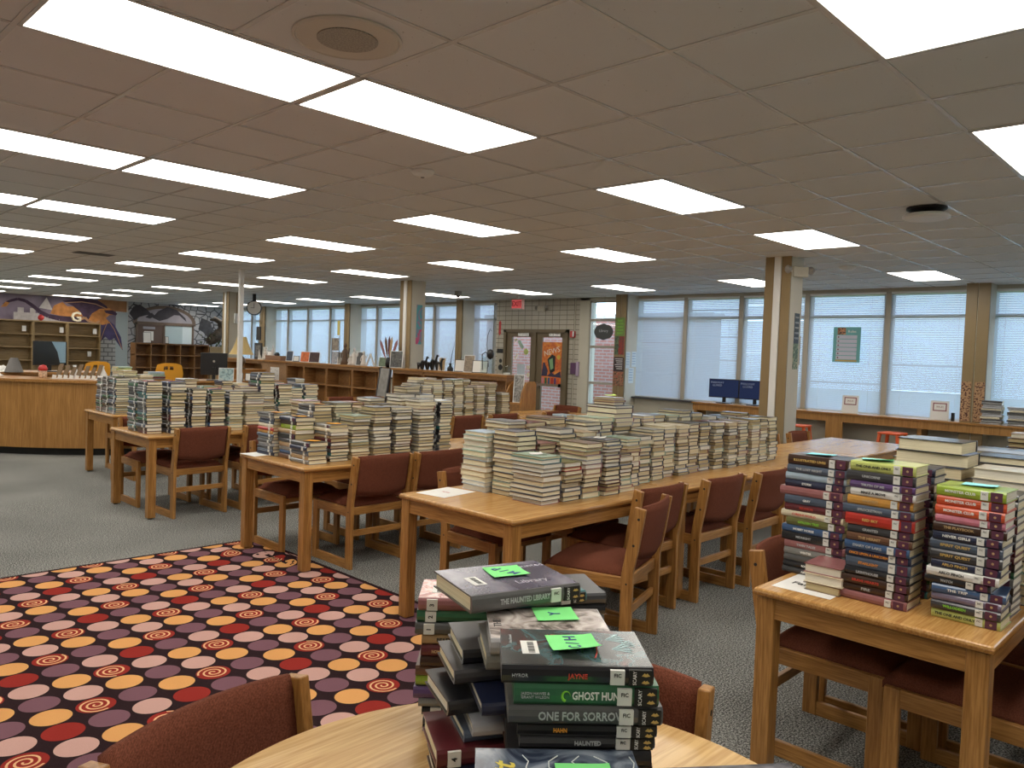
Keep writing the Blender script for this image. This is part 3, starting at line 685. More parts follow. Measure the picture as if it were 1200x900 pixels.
# --- rug corner table
c='rug corner table'
stack(.835,2.235,1.035,'leftmost spines out stack','W',.235,.15,sty='dark',tbl=c,cols=['charcoal','grey','navy','slate blue','cream','red','golden orange','slate blue','grey','dark grey','silver grey'],T=(.020,.026))
stack(.865,1.985,1.03,'stack under the blue spined thick book','W',.225,.17,sty='dark',tbl=c,cols=['navy','dark brown','lime green','tan','black','charcoal','tan','grey','blue','brown'],T=(.024,.040))
stack(.820,1.735,.875,'low front corner stack','W',.235,.165,sty='dark',tbl=c,cols=['dark grey','navy','slate blue','tan','grey'],T=(.026,.034))
stack(1.025,1.775,.985,'stack right of the low corner one','W',.215,.165,sty='dark',tbl=c,T=(.021,.028),cols=['grey','cream','grey','tan','maroon'])
stack(1.035,2.02,1.105,'stack behind with the orange note','W',.225,.17,sty='dark',vis=.7,tbl=c,cols=['dark grey','charcoal','grey'])
stack(1.23,1.79,1.05,'plain edged stack left of the first chair','N',.16,.20,sty='light',tbl=c,vis=.6)
for i,(x,t,q) in enumerate([(1.43,1.10,'first'),(1.63,1.09,'second'),(1.86,1.15,'third')]):
    stack(x,1.80,t,'%s stack behind the two chair backs'%q,'E',.20,.165,sty='light',vis=.6,tbl=c)
stack(2.07,1.80,1.14,'white topped stack at the far end','W',.20,.14,sty='dark',vis=.6,tbl=c,cols=['white','black','black','black'])
for x,y,t in [(.86,2.06+.17,1.13)]: pass
for x,y,t in [(1.23,2.03,1.12),(1.43,2.03,1.08),(1.67,2.03,1.10),(1.86,2.05,1.17),(1.50,2.27,1.11),(1.72,2.27,1.14),(1.10,2.27,1.12),(2.10,2.27,1.22),(2.07,2.05,1.18)]: stack(x,y,t,'inner stacks',sty='light',vis=.3,L=.2,W=.165,tbl=c)
for x,y,t,sp in [(3.42,1.95,.80,'W'),(3.62,2.1,.87,'S'),(3.85,2.0,.90,'W'),(4.05,2.1,.93,'W'),(4.3,2.0,.87,'S'),(4.55,2.1,.84,'S')]: stack(x,y,t,'low mixed piles',sp,cols=['pale blue','maroon','red','cream'],sty='mix',vis=.2,rot=rnd.uniform(-20,20))
# --- fourth row
for (x,y,t,sp,st) in [(.61,4.27,1.17,'W','dark'),(.605,4.04,1.18,'W','dark'),(.80,4.0,1.18,'W','mix'),(.99,4.0,1.12,'W','mix'),(1.17,4.0,1.11,'W','mix'),(1.35,4.0,1.10,'W','light'),(1.52,4.0,1.08,'N','light'),
   (.80,4.28,1.15,'W','mix'),(1.05,4.32,1.19,'W','light'),(1.25,4.32,1.12,'W','mix'),(1.62,4.32,1.12,'N','light'),(1.70,4.02,.98,'W','mix')]:
    stack(x,y,t,'dark spined stacks at the left',sp,L=.20,W=.15,sty=st,vis=.5)
for (x,y,t) in [(1.82,4.3,1.25),(2.0,4.25,1.14),(2.15,4.3,1.10),(2.33,4.3,1.13)]: stack(x,y,t,'stacks with pink notes','W',L=.21,W=.17,sty='dark',vis=.3)
for (x,t) in [(3.57,1.15),(3.74,1.14),(3.91,1.19),(4.08,1.19),(4.25,1.20),(4.43,1.10),(4.62,1.13),(4.82,1.17),(5.07,1.04)]:
    stack(x,4.06,t,'even row of stacks','E',L=.2,W=.15,sty='light',vis=.3)
for (x,t) in [(3.85,1.22),(4.02,1.21),(4.4,1.20),(4.58,1.2),(4.9,1.16)]: stack(x,4.3,t,'even row of stacks','E',L=.2,W=.15,sty='light',vis=.2)
# --- farthest row
for (x,y,t,sp,st) in [(1.03,6.42,1.11,'W','mix'),(1.03,6.22,1.12,'W','mix'),(1.03,6.02,1.12,'W','dark'),(1.21,6.25,1.13,'W','mix'),(1.28,6.5,1.18,'E','pale'),(1.45,6.45,1.14,'E','pale'),(1.21,6.0,1.10,'W','dark')]:
    stack(x,y,t,'farthest stacks',sp,L=.2,W=.16,sty=st,vis=.3)
for x in (2.3,2.5,2.75,3.0,3.3): stack(x,6.15,1.0+rnd.uniform(0,.14),'farthest stacks','W',sty='light',vis=.1)
# ------------------------------------------------------------------ individuals and the rest
dist=lambda b:(b['x']-CX)**2+(b['y']-CY)**2+.5
for b in BOOKS: b['s']=b['vis']*(b['T']*b['L'])/dist(b)*(2.2 if b['i']==0 else 1)
BOOKS.sort(key=lambda b:-b['s'])
HERO=BOOKS[:300]; REST=BOOKS[300:]
SIZEW={}
def art_faces(mb,kind,L,W,T):
    pass
def make_book(b):
    L,W,T=b['L'],b['W'],b['T']
    mb=MB(); cover_prism(mb,L,W,T)
    o=mb.build('book',BM[b['c']]); o.location=(b['x'],b['y'],b['z']); o.rotation_euler=(0,0,b['a'])
    pm=MB(); page_box(pm,L,W,T); pm.build('page_block',PG[b['pg']],o)
    i=b['i']; n=b['n']; posn='top' if i==0 else ('bottom' if i==n-1 else ORD[i]+' from top')
    lab='%s book, %s, %s'%(b['c'],posn,b['ph'])
    b['lab_']=lab; tag(o,lab,'book','books stacked on the '+(b['tbl'] or 'tables'))
    def front(x,z=None): return Matrix.Translation((x,-W/2-.0015,T/2 if z is None else z))@Matrix(((1,0,0,0),(0,0,-1,0),(0,1,0,0),(0,0,0,1)))
    if b.get('sticker') is not None:
        x=L*.26
        if b.get('purple'): x=L*.5-.060
        MB().box(x-.0105,x+.0105,-W/2-.0028,-W/2+.004,T*.10,T*.90).build('spine_sticker',sticker_m,o)
        text('FIC',min(.008,T*.3),ink_black,o,front(x,T*.62)@Matrix.Translation((0,0,.0016)),'sticker_print')
        if b.get('genre'):
            gx=L*.5-.020
            MB().box(gx-.0165,gx+.0165,-W/2-.0020,-W/2+.004,T*.08,T*.92).build('genre_tag',black_matte,o)
            text(b['genre'],.0075,ink_white,o,front(gx-.008,T*.5)@Matrix.Rotation(PI/2,4,'Z')@Matrix.Translation((0,0,.0008)),'tag_print',width=T*.75)
            bat=MB()
            for zz_ in (.3,.7): bat.prism([(gx+.002,T*zz_-.002),(gx+.006,T*zz_+.002),(gx+.008,T*zz_),(gx+.010,T*zz_+.002),(gx+.014,T*zz_-.002),(gx+.008,T*zz_-.0035)],-W/2-.0026,-W/2-.0015,'y')
            bat.build('tag_print',ink_gold,o)
        if b.get('purple'):
            gx=L*.5-.026
            MB().box(gx-.0165,gx+.0165,-W/2-.0019,-W/2+.004,T*.08,T*.92).build('genre_tag',tag_purple,o)
            MB().lathe([(.004,-.0004),(.004,.0003)],(gx,-W/2-.0022,T*.5),10,ax='y').build('tag_print',ink_tan,o)
    if b.get('st'):
        x=L*.5-.052; MB().box(x-.011,x+.011,-W/2-.0022,-W/2+.004,T*.10,T*.90).build('spine_sticker',sticker_m,o)
        x=L*.5-.022; MB().box(x-.014,x+.014,-W/2-.0020,-W/2+.004,T*.08,T*.92).build('genre_tag',tag_purple,o)
    if b.get('title') and b['title'][0]:
        s,sz,mt,xo=b['title']
        wmax=L*.60 if b.get('purple') else L*.62
        me_w=b.get('tw') or min(wmax,len(s)*sz*.62)
        text(s,sz,mt,o,front((xo if not b.get('purple') else -.030)),'title',width=me_w,bold=.0003)
    if b.get('title2'):
        s,sz,mt,xo=b['title2']; text(s,sz,mt,o,front(xo),'title',bold=.0002)
        text('HYROR',.007,ink_silver,o,front(-L*.38),'author')
    if b.get('small'):
        s,sz,mt,xo=b['small']; text(s,sz,mt,o,front(xo),'author')
    if b.get('emb'):
        MB().tube([(-.030+.006*math.cos(t_),-W/2-.0018,T*.5+.007*math.sin(t_)) for t_ in [k*.5 for k in range(10)]],[.0003+.0022*k/9 for k in range(10)],6).build('emblem',ink_green,o)
    if b.get('num'):
        x=-L/2+.030
        MB().box(x-.0115,x+.0115,-W/2-.0021,-W/2+.004,T*.06,T*.94).build('spine_sticker',sticker_m,o)
        text(b['num'],.013,ink_black,o,front(x)@Matrix.Rotation(PI/2,4,'Z')@Matrix.Translation((0,0,.0008)),'sticker_print',bold=.0004)
    if b.get('art'): add_art(o,b['art'],L,W,T)
    if b.get('cs'):
        m_=Matrix.Translation((-L*.30,-W*.02,T+.0003))@Matrix.Rotation(.03,4,'Z')
        c_=MB().box(-.013,.013,-.026,.026,0,.0005); c_.build('barcode_label',sticker_m,o).matrix_local=m_
        q=MB()
        for k in range(11): q.box(-.003,.007,-.022+k*.004,-.0205+k*.004+.0006*(k%3),.0005,.0008)
        q.build('barcode',ink_black,o).matrix_local=m_
    return o
black_matte=plain('black_genre_tag',(.015,.015,.013),.4)
def artmat(name,stops,sc,det=5,dist=2.0,rough=.2):
    m,nt,b,o=newmat(name); v=coords(nt)
    n=N(nt,'ShaderNodeTexNoise',Scale=sc,Detail=det,Distortion=dist); nt.links.new(v,n.inputs['Vector'])
    nt.links.new(ramp(nt,n.outputs[0],stops),b.inputs['Base Color']); b.inputs['Roughness'].default_value=rough; b.inputs['Coat Weight'].default_value=.2; b.inputs['Coat Roughness'].default_value=.25
    return m
ART={'night':artmat('night_figure_art',[(.30,(.01,.01,.012)),(.46,(.03,.035,.035)),(.54,(.06,.12,.13)),(.60,(.035,.02,.02)),(.68,(.20,.02,.015))],11,dist=1.2),
 'pale':artmat('pale_sketch_art',[(.35,(.10,.08,.07)),(.5,(.42,.36,.33)),(.65,(.66,.60,.56))],16),
 'violet':artmat('violet_mist_art',[(.35,(.05,.045,.08)),(.52,(.13,.12,.17)),(.7,(.24,.23,.28))],9,dist=.8),
 'rose':artmat('rose_lace_art',[(.38,(.30,.06,.05)),(.5,(.58,.28,.24)),(.62,(.70,.50,.45))],28),
 'storm':artmat('storm_cloud_art',[(.38,(.03,.04,.07)),(.5,(.12,.15,.20)),(.62,(.30,.34,.40))],12),
 'dusk':artmat('dusk_art',[(.35,(.05,.05,.06)),(.6,(.18,.18,.2))],14),
 'green':artmat('pattern_art',[(.38,(.04,.03,.02)),(.5,(.20,.16,.10)),(.6,(.45,.48,.30))],22)}
def add_art(o,kind,L,W,T):
    MB().box(-L/2+.001,L/2-.001,-W/2+.008,W/2-.001,T-.0001,T+.0003).build('cover_art',ART[kind],o)
    z=T+.0004
    if kind=='night':
        g=MB()
        for dx,dy,s in ((.055,.035,1),(.06,-.005,1),(.075,.015,.8)):   # pale leaf shaped hands at the right
            for k in range(5):
                a=.5+k*.28; g.add([(dx,dy,z),(dx+.030*s*math.cos(a-1),dy+.030*s*math.sin(a-1)+.003,z+.0003),(dx+.034*s*math.cos(a-.9),dy+.034*s*math.sin(a-.9),z+.0003),(dx+.028*s*math.cos(a-.75),dy+.028*s*math.sin(a-.75),z+.0003)],[(0,1,2,3)])
        g.build('cover_figure',plain('pale_teal_ink',(.42,.60,.62),.4),o)
        MB().tube([(-.03,.05,z),(0,.045,z),(.03,.035,z),(.04,.02,z),(.035,-.02,z),(.03,-.04,z)],.0012,6).tube([(-.035,.05,z),(-.03,.02,z),(-.02,.0,z)],.0012,6).build('cover_scroll',plain('bright_red_ink',(.65,.07,.04),.4),o)
        text('Anna Seward',.0065,ink_silver,o,Matrix.Translation((-L*.43,.03,z))@Matrix.Rotation(PI/2,4,'Z'),'author')
    if kind=='violet':
        text('The Haunted',.022,plain('pale_violet_ink',(.50,.48,.55),.4),o,Matrix.Translation((.055,W*.30,z))@Matrix.Rotation(.02,4,'Z'),'cover_title')
        text('Library',.024,MATS['pale_violet_ink'],o,Matrix.Translation((.035,-W*.22,z)),'cover_title')
    if kind=='storm':
        g=MB(); r_=random.Random(3)
        for s in range(5):
            x,y=-.04+s*.035,.06; pts=[]
            for k in range(7): pts.append((x+r_.uniform(-.012,.012),y-k*.016,z))
            g.tube(pts,.0009,5)
        g.build('lightning',plain('pale_lightning_ink',(.70,.74,.72),.4),o)
        text('ditt',.045,plain('yellow_script_ink',(.70,.58,.08),.4),o,Matrix.Translation((-L*.32,.005,z))@Matrix.Rotation(PI/2,4,'Z'),'cover_title',shear=.4,bold=.0008)
    if kind=='pale':
        text('THE',.02,ink_black,o,Matrix.Translation((-L*.42,.0,z))@Matrix.Rotation(PI/2,4,'Z'),'cover_title')
for b in HERO: make_book(b)
def finish_stuff():
  mb=MB(); names=sorted(PAL)
  for b in REST:
      M=Matrix.Translation((b['x'],b['y'],b['z']))@Matrix.Rotation(b['a'],4,'Z')
      cover_prism(mb,b['L'],b['W'],b['T'],names.index(b['c']),M); page_box(mb,b['L'],b['W'],b['T'],len(names)+b['pg'],M)
      if b.get('st'): x=b['L']*.5-.05; mb.box(x-.011,x+.011,-b['W']/2-.0022,-b['W']/2+.004,b['T']*.1,b['T']*.9,len(names)+4,M)
  tag(mb.build('stacked_books',[BM[n] for n in names]+PG+[sticker_m]),'smaller library books in stacks on the farther tables','books','library books',kind='stuff')
# ------------------------------------------------------------------ sticky notes and papers
note_green=plain('bright_green_note',(.22,.80,.24),.7); note_cyan=plain('aqua_note',(.32,.84,.86),.7); note_orange=plain('orange_note',(.95,.45,.05),.7); note_pink=plain('pink_note',(.85,.22,.25),.7); note_lime=plain('lime_note',(.62,.85,.15),.7)
def note(x,y,z,rz,mat,label,s=.076,txt=None,curl=.010,name='sticky_note',cat='sticky note',w=None):
    mb=MB(); n=6; w=w or s; vs=[]
    for j in range(n+1):
        for i in range(n+1):
            u,v=i/n,j/n; h=curl*max(0,(1-v)*.9-.35)**2*(1+u)+curl*.5*max(0,u-.7)**2*3
            vs.append(((u-.5)*w,(v-.5)*s,.0006+h))
    m_=len(vs); vs+=[(a,b_,c_+.0004) for a,b_,c_ in vs]
    fs=[]
    for j in range(n):
        for i in range(n):
            a=j*(n+1)+i; fs.append((a,a+n+1,a+n+2,a+1)); fs.append((m_+a,m_+a+1,m_+a+n+2,m_+a+n+1))
    o=mb.add(vs,fs).build(name,mat,smooth=True); o.location=(x,y,z); o.rotation_euler=(0,0,rz); tag(o,label,cat,'notes on the stacks' if cat=='sticky note' else None)
    if txt:
        s_,sz,mt,rr=txt
        q=text(s_,sz,mt,o,Matrix.Identity(4),'handwriting',bold=.0004)
        xs=[v.co.x for v in q.data.vertices]; f_=min(1,s*.80/(max(xs)-min(xs)))
        for v in q.data.vertices:
            p_=Matrix.Rotation(rr,4,'Z')@Vector((v.co.x*f_,v.co.y*f_,0)); u,v_=p_.x/w+.5,p_.y/s+.5
            v.co=(p_.x,p_.y,.0015+(.0004 if v.co.z>0 else 0)+curl*max(0,(1-v_)*.9-.35)**2*(1+u)+curl*.5*max(0,u-.7)**2*3)
    return o
def top_of(ph):
    t=[b for b in BOOKS if b['ph']==ph]; return min(t,key=lambda b:b['i'])
def note_on(ph,mat,label,dx=0,dy=0,rr=0,txt=None,s=.076,**k):
    b=top_of(ph); c_,s_=math.cos(b['a']),math.sin(b['a'])
    z=b['z']+b['T']+(.0008 if b.get('art') else .0002)
    return note(b['x']+dx*c_-dy*s_,b['y']+dx*s_+dy*c_,z,b['a']+rr,mat,label,s=s,txt=txt,**k)
note_on('tall pile topped by the C/H note',note_green,'bright green note reading C/H on the nearest tall pile',.002,.012,.10,('C / H',.036,ink_blue,PI/2),curl=.016)
note_on('leaning pile left of the C/H pile',note_green,'bright green note behind the C/H note on a pale cover',.02,.045,.05,('Y',.03,ink_blue,PI/2),curl=.004)
note_on('pile topped by the M/P note',note_green,'bright green note reading M/P on the violet cover',.015,.030,-.12,('M / P',.034,ink_blue,PI/2+.6),curl=.006)
note_on('low pile with lightning cover at the bottom edge',note_green,'bright green note at the bottom edge on the lightning cover',.035,.0,0,None)
note_on('left glossy spined stack',note_cyan,'aqua note on the left glossy spined stack',-.03,.02,.1,None,s=.10)
note_on('middle glossy spined stack',note_cyan,'aqua note on the middle glossy spined stack',-.04,.0,.35,None,curl=.02,s=.10)
note_on('right glossy spined stack',note_cyan,'aqua note on the right glossy spined stack',.0,.03,.1,None,s=.10)
for ph,lb in [('leftmost spines out stack','orange note on the leftmost spines out stack of the rug corner table'),('stack under the blue spined thick book','orange note on the thick blue spined book'),('low front corner stack','orange note on the low front corner stack'),('stack right of the low corner one','orange note on the stack right of the low corner stack'),('stack behind with the orange note','orange note on the back stack of the rug corner table')]:
    note_on(ph,note_orange,lb,.01,.01,rnd.uniform(-.3,.3),s=.10)
def pap(x,y,w,l,rz,label,txt=None): return note(x,y,HT+.0002,rz,white_pap,label,s=l,w=w,txt=txt,curl=0,name='paper_sheet',cat='paper')
pap(.93,.395,.216,.28,math.radians(-82),'white paper with faint handwriting on the bare corner of the centre table',('Fantasy',.02,ink_red,0))
pap(.80,-1.835,.216,.26,math.radians(-90),'handwritten paper on the corner of the right front table',('Sci-Fi\nFantasy',.05,ink_black,0))
pap(.80,2.40,.2,.17,math.radians(-85),'white paper under the leftmost stack on the rug corner table',None)
for k,(x,y,z,mt,lb) in enumerate([(1.70,-.12,1.052,white_pap,'white slip on the stack left of the first tucked chair'),(1.16,-.09,.987,white_pap,'white slip on the wide front stack'),(2.30,.26,1.277,note_lime,'lime note on the tallest stack')]):
    note(x,y,z,rnd.uniform(0,1),mt,lb,s=.07)
for k,(x,y,z,mt,lb) in enumerate([(.68,4.14,1.182,note_pink,'pink note on the left dark spined stack'),(.88,4.1,1.182,note_pink,'pink note on the second dark spined stack'),(1.25,4.1,1.113,note_pink,'pink note above the left full chair back'),(1.9,4.4,1.252,note_pink,'pink note on the tall stack below the copier sign'),(2.1,4.35,1.142,note_pink,'pink note left of the pair before the bookcase'),(2.42,4.4,1.132,note_pink,'pink note right of the pair before the bookcase'),
        (1.12,6.3,1.122,note_lime,'lime note on the farthest left stack'),(1.12,6.12,1.122,note_lime,'lime note on the near farthest stack')]):
    note(x,y,z,rnd.uniform(-.2,.2),mt,lb,s=.10)
# ------------------------------------------------------------------ circulation desk
def arc(cx,cy,r0,r1,z0,z1,a0,a1,n=40,mb=None,mi=0):
    mb=mb or MB(); vs=[];fs=[]
    for k in range(n+1):
        a=math.radians(a0+(a1-a0)*k/n); c_,s_=math.cos(a),math.sin(a)
        vs+=[(cx+r0*c_,cy+r0*s_,z0),(cx+r1*c_,cy+r1*s_,z0),(cx+r1*c_,cy+r1*s_,z1),(cx+r0*c_,cy+r0*s_,z1)]
    for k in range(n):
        o=4*k
        for i in range(4): fs.append((o+i,o+(i+1)%4,o+4+(i+1)%4,o+4+i))
    fs+= [(3,2,1,0),(4*n,4*n+1,4*n+2,4*n+3)]
    return mb.add(vs,fs,mi)
DC=(3.2,10.9)
t=thing('circulation_desk','curved golden oak circulation desk with a black base at the left','desk',(DC[0],DC[1],0))
arc(0,0,3.34,3.38,.10,.955,183,247).build('front_panel',desk_oak,t)
arc(0,0,2.72,3.42,.955,.99,182,247.5).build('counter_top',oak['x'],t)
arc(0,0,3.26,3.30,0,.11,183,247).build('kick_base',kick,t)
arc(0,0,2.80,2.84,0,.955,183,247).build('inner_panel',desk_oak,t)
a=math.radians(247); M=Matrix.Translation((0,0,0))@Matrix.Rotation(a,4,'Z'); MB().box(2.8,3.38,-.02,.015,.0,.955,0,M).build('end_panel',desk_oak,t)
# inner desks
t=thing('service_desk','straight wooden desk behind the circulation desk holding the black monitor','desk',(4.95,11.45,0))
MB().box(-1.0,1.0,-.4,.4,.80,.835).build('worktop',oak['x'],t,bevel=.004); MB().box(-.95,.95,-.34,-.32,.55,.80).build('apron',oak['x'],t)
MB().box(-.97,-.94,-.38,.38,0,.80).build('side_panel',oak['y'],t); MB().box(.94,.97,-.38,.38,0,.80).build('side_panel',oak['y'],t)
t=thing('back_desk','wooden desk with a monitor behind the curved desk','desk',(1.5,10.35,0))
MB().box(-.75,.75,-.4,.4,.985,1.02).build('worktop',oak['x'],t,bevel=.004); MB().box(-.72,.72,-.36,-.34,.0,.985).build('front_panel',desk_oak,t)
t=thing('side_cabinet','wooden cabinet carrying the cream shaded lamp','cabinet',(5.6,12.15,0))
MB().box(-.4,.4,-.2,.3,0,1.00).build('body',desk_oak,t); MB().box(-.42,.42,-.22,.32,1.00,1.03).build('top',oak['x'],t)
def monitor(name,label,x,y,z,rz,w=.52,h=.32,scr=None,big=False,grp=None):
    t=thing(name,label,'monitor',(x,y,z),rz,grp)
    MB().box(-w/2,w/2,-.012,.018,.10,.10+h).build('bezel',black_pl,t,bevel=.004)
    s=MB().box(-w/2+.012,w/2-.012,-.0135,-.0125,.115,.10+h-.012).build('screen',scr or dark_pl,t)
    MB().box(-.03,.03,.018,.035,.02,.25).build('stand_neck',black_pl,t); MB().box(-.12,.12,-.06,.12,0,.015).build('stand_base',black_pl,t,bevel=.004)
    return t,s
scr_off=plain('dark_screen_glass',(.02,.025,.03),.12); scr_navy=emis('navy_login_screen',(.018,.026,.065),1.0)
monitor('computer_monitor','large black monitor on the desk behind the curved counter, sky reflected',1.50,10.1,1.02,math.radians(5),.46,.36,scr_off)
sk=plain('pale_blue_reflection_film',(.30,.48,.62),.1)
MB().prism([(.02,.455),(.215,.455),(.215,.14),(.135,.14),(.10,.30)],-.0145,-.0137,'y').build('window_reflection',sk,bpy.data.objects['computer_monitor'])  # reflected window light painted as a flat pale blue patch on the screen
t,s=monitor('computer_monitor','black monitor seen from behind, beside the cream lamp',4.62,11.35,.835,math.radians(150),.48,.42)
MB().lathe([(.022,0),(.022,.002)],(0,.020,.36),14,ax='y').build('maker_emblem',chrome,t)
# lamp
t=thing('table_lamp','table lamp with a pleated cream bell shade','lamp',(5.5,12.01,1.03))
MB().lathe([(.09,0),(.09,.02),(.03,.04),(.055,.08),(.09,.15),(.07,.22),(.025,.27),(.018,.34),(.012,.42)],n=20).build('base',plain('antique_brass',(.20,.14,.08),.3,.8),t,smooth=True)
sh=MB(); vs=[];fs=[];n=48
for j,(r,z) in enumerate([(.235,.30),(.17,.42),(.12,.55),(.09,.66)]):
    for k in range(n):
        a=2*PI*k/n; rr=r*(1+.02*(k%2)); vs.append((rr*math.cos(a),rr*math.sin(a),z))
for j in range(3):
    for k in range(n): fs.append((j*n+k,j*n+(k+1)%n,(j+1)*n+(k+1)%n,(j+1)*n+k))
sh.add(vs,fs); sh.build('lamp_shade',plain('cream_pleated_cloth',(.62,.46,.20),.8),t); MB().lathe([(.012,.66),(.015,.69),(.004,.71)],n=10).build('finial',black_pl,t)
# power pole
t=thing('power_pole','slim grey white pole rising from the desks to the ceiling','pole',(4.08,9.25,0)); MB().box(-.035,.035,-.035,.035,0,H).build('shaft',white_paint,t,bevel=.006,seg=1); MB().box(-.05,.05,-.05,.05,H-.01,H-.002).build('ceiling_plate',white_paint,t)
# yellow moulded chairs
def yellow(x,y,rz,label):
    t=thing('molded_chair',label,'chair',(x,y,0),rz,'golden yellow molded chairs')
    mb=MB(); vs=[];fs=[];nx=14;nz=6
    for s_ in (0,.012):
        for j in range(nz+1):
            for i in range(nx+1):
                u=i/nx*2-1; v=j/nz; w=.20+.03*math.sin(v*PI)
                vs.append((u*w,s_-.05*(u*u)+.06*v,.80+.36*v-.04*abs(u)**3*(1 if v>.5 else 0)))
    m_=(nx+1)*(nz+1)
    for j in range(nz):
        for i in range(nx):
            if j==4 and i in(5,6,8,9): continue
            a=j*(nx+1)+i; fs+= [(a,a+1,a+nx+2,a+nx+1),(m_+a,m_+a+nx+1,m_+a+nx+2,m_+a+1)]
    mb.add(vs,fs).build('backrest',yellow_pl,t,smooth=True)
    MB().lathe([(.02,.58),(.21,.59),(.22,.62),(.18,.635)],(0,-.18,0),24).build('seat',yellow_pl,t)
    for k in range(4):
        a=PI/4+k*PI/2; MB().tube([(.12*math.cos(a),-.18+.12*math.sin(a),.59),(.22*math.cos(a),-.18+.22*math.sin(a),0)],.012,6).build('leg',chrome,t)
    MB().box(-.03,.03,-.02,.04,.60,.82).build('back_support',chrome,t)
yellow(2.55,11.3,math.radians(190),'golden yellow molded chair nearer the curved counter'); yellow(3.62,10.95,math.radians(165),'golden yellow molded chair nearer the slim pole')
# counter clutter
t=thing('red_lidded_jar','striped jar with a round red lid on the curved counter','jar',(1.06,8.78,.99))
MB().lathe([(.045,0),(.05,.01),(.05,.09),(.046,.10)],n=18).build('jar',plain('peach_striped',(.62,.42,.28),.5,var=.4,vs=40),t,smooth=True); MB().lathe([(.052,.10),(.058,.13),(.04,.165),(.008,.18)],n=18).build('lid',red_pl,t,smooth=True)
t=thing('letter_sign','row of slanted tan wooden letters on a white cut lettered base','sign',(1.40,8.50,.99),math.radians(-30))
for k in range(7):
    x=-.24+k*.08; MB().prism([(x-.02,.03),(x+.03,.03),(x+.075,.20-.02*(k%3)),(x+.03,.20-.02*(k%3))],-.02,.02,'y').build('wooden_letter',plain('weathered_tan_wood',(.22,.16,.10),.7),t)
w=MB()
for k in range(9):
    x=-.30+k*.068; MB().prism([(x,0),(x+.045,0),(x+.055,.045),(x+.01,.055)],-.035,-.02,'y').build('white_letter',white_pap,t)
MB().box(-.32,.34,-.04,.03,0,.006).build('base',white_pap,t)
vase=[(.02,0),(.05,.02),(.06,.06),(.035,.11),(.018,.15),(.025,.18)]
for x,y,z,l in [(1.62,9.1,.99,'white vase behind the slanted letters, the left one'),(1.86,8.75,.99,'white vase behind the slanted letters, the right one')]:
    o=MB().lathe(vase,n=16).build('bud_vase',white_paint,smooth=True); o.location=(x-.18,y-.35,z); tag(o,l,'vase','white vases on the counter')
o=MB().lathe([(.12,0),(.118,.01),(.05,.20),(.048,.205)],n=20).build('grey_cone',plain('grey_felt',(.16,.155,.15),.8)); o.location=(1.0,9.95,1.02); tag(o,'grey truncated cone shade left of the large monitor','shade')
def crumple(x,y,z,s,label,seed,name='crumpled_bag',cat='bag',mat=None):
    r_=random.Random(seed); mb=MB(); n=14; prof=[]; vs=[];fs=[]
    for j in range(6):
        for k in range(n):
            a=2*PI*k/n; r=s*(1-.75*(j/5)**1.5)*r_.uniform(.75,1.15); vs.append((r*1.5*math.cos(a),r*math.sin(a),s*.9*j/5*r_.uniform(.85,1.15) if j else 0))
    for j in range(5):
        for k in range(n): fs.append((j*n+k,j*n+(k+1)%n,(j+1)*n+(k+1)%n,(j+1)*n+k))
    fs.append(tuple(5*n+k for k in range(n))); fs.append(tuple(range(n-1,-1,-1)))
    o=mb.add(vs,fs).build(name,mat or white_pap); o.location=(x,y,z); tag(o,label,cat); return o
crumple(.86,10.05,1.02,.10,'crumpled white bag on the desk left of the grey cone',3)
crumple(.62,9.35,.99,.08,'crumpled white bag at the left picture edge on the counter',5)
crumple(1.60,8.22,.99,.05,'crumpled white tissue at the right end of the curved counter',8,'crumpled_tissue','tissue')
def holder(x,y,z,rz,w,h,label,face,name='picture_stand',cat='picture stand',tilt=.25):
    t=thing(name,label,cat,(x,y,z),rz)
    M=Matrix.Rotation(-tilt,4,'X'); MB().box(-w/2,w/2,-.005,.005,0,h,0,M).build('frame',dark_pl if face is None else white_paint,t)
    MB().box(-w/2+.01,w/2-.01,-.0065,-.0052,.01,h-.01,0,M).build('picture',face or white_pap,t); MB().box(-.02,.02,0,h*.45,0,.008).build('foot',dark_pl,t); return t
holder(4.74,11.09,.835,math.radians(-30),.27,.25,'framed teal landscape standing on the service desk',artmat('teal_landscape',[(.3,(.10,.16,.16)),(.5,(.35,.50,.52)),(.7,(.55,.58,.50))],9,rough=.5))
holder(5.0,11.05,.835,math.radians(-35),.10,.16,'white leaflet leaning right of the framed landscape',None,'leaflet','leaflet')
holder(5.18,11.1,.835,math.radians(-38),.10,.15,'second leaflet by the dark telephone',None,'leaflet','leaflet')
t=thing('telephone','black desk telephone right of the leaflets','telephone',(5.42,11.2,.835)); MB().prism([(-.1,0),(.1,0),(.1,.03),(-.1,.07)],-.09,.09,'x').build('body',black_pl,t); MB().tube([(-.08,0,.10),(0,0,.125),(.08,0,.10)],.018,8).build('handset',black_pl,t)
for k,(x,y) in enumerate([(2.62,10.7),(3.12,10.52)]):
    pass
t=thing('reading_table','small wooden table carrying pale books between the yellow chairs','table',(2.95,10.62,0)); MB().box(-.5,.5,-.25,.25,.86,.89).build('tabletop',oak['x'],t); [MB().box(x-.02,x+.02,y-.02,y+.02,0,.86).build('leg',oak['z'],t) for x in (-.45,.45) for y in (-.2,.2)]
def pile_small(x,y,z,n,label,cols,L=.25,W=.18,T=.03,rz=.2,name='book_pile'):
    for k in range(n):
        t_=T*rnd.uniform(.7,1.2); c=cols[k%len(cols)]
        REST.append(dict(x=x+rnd.uniform(-.01,.01),y=y+rnd.uniform(-.01,.01),z=z,a=rz+rnd.uniform(-.1,.1),L=L,W=W,T=t_,c=c,pg=k%3)); z+=t_
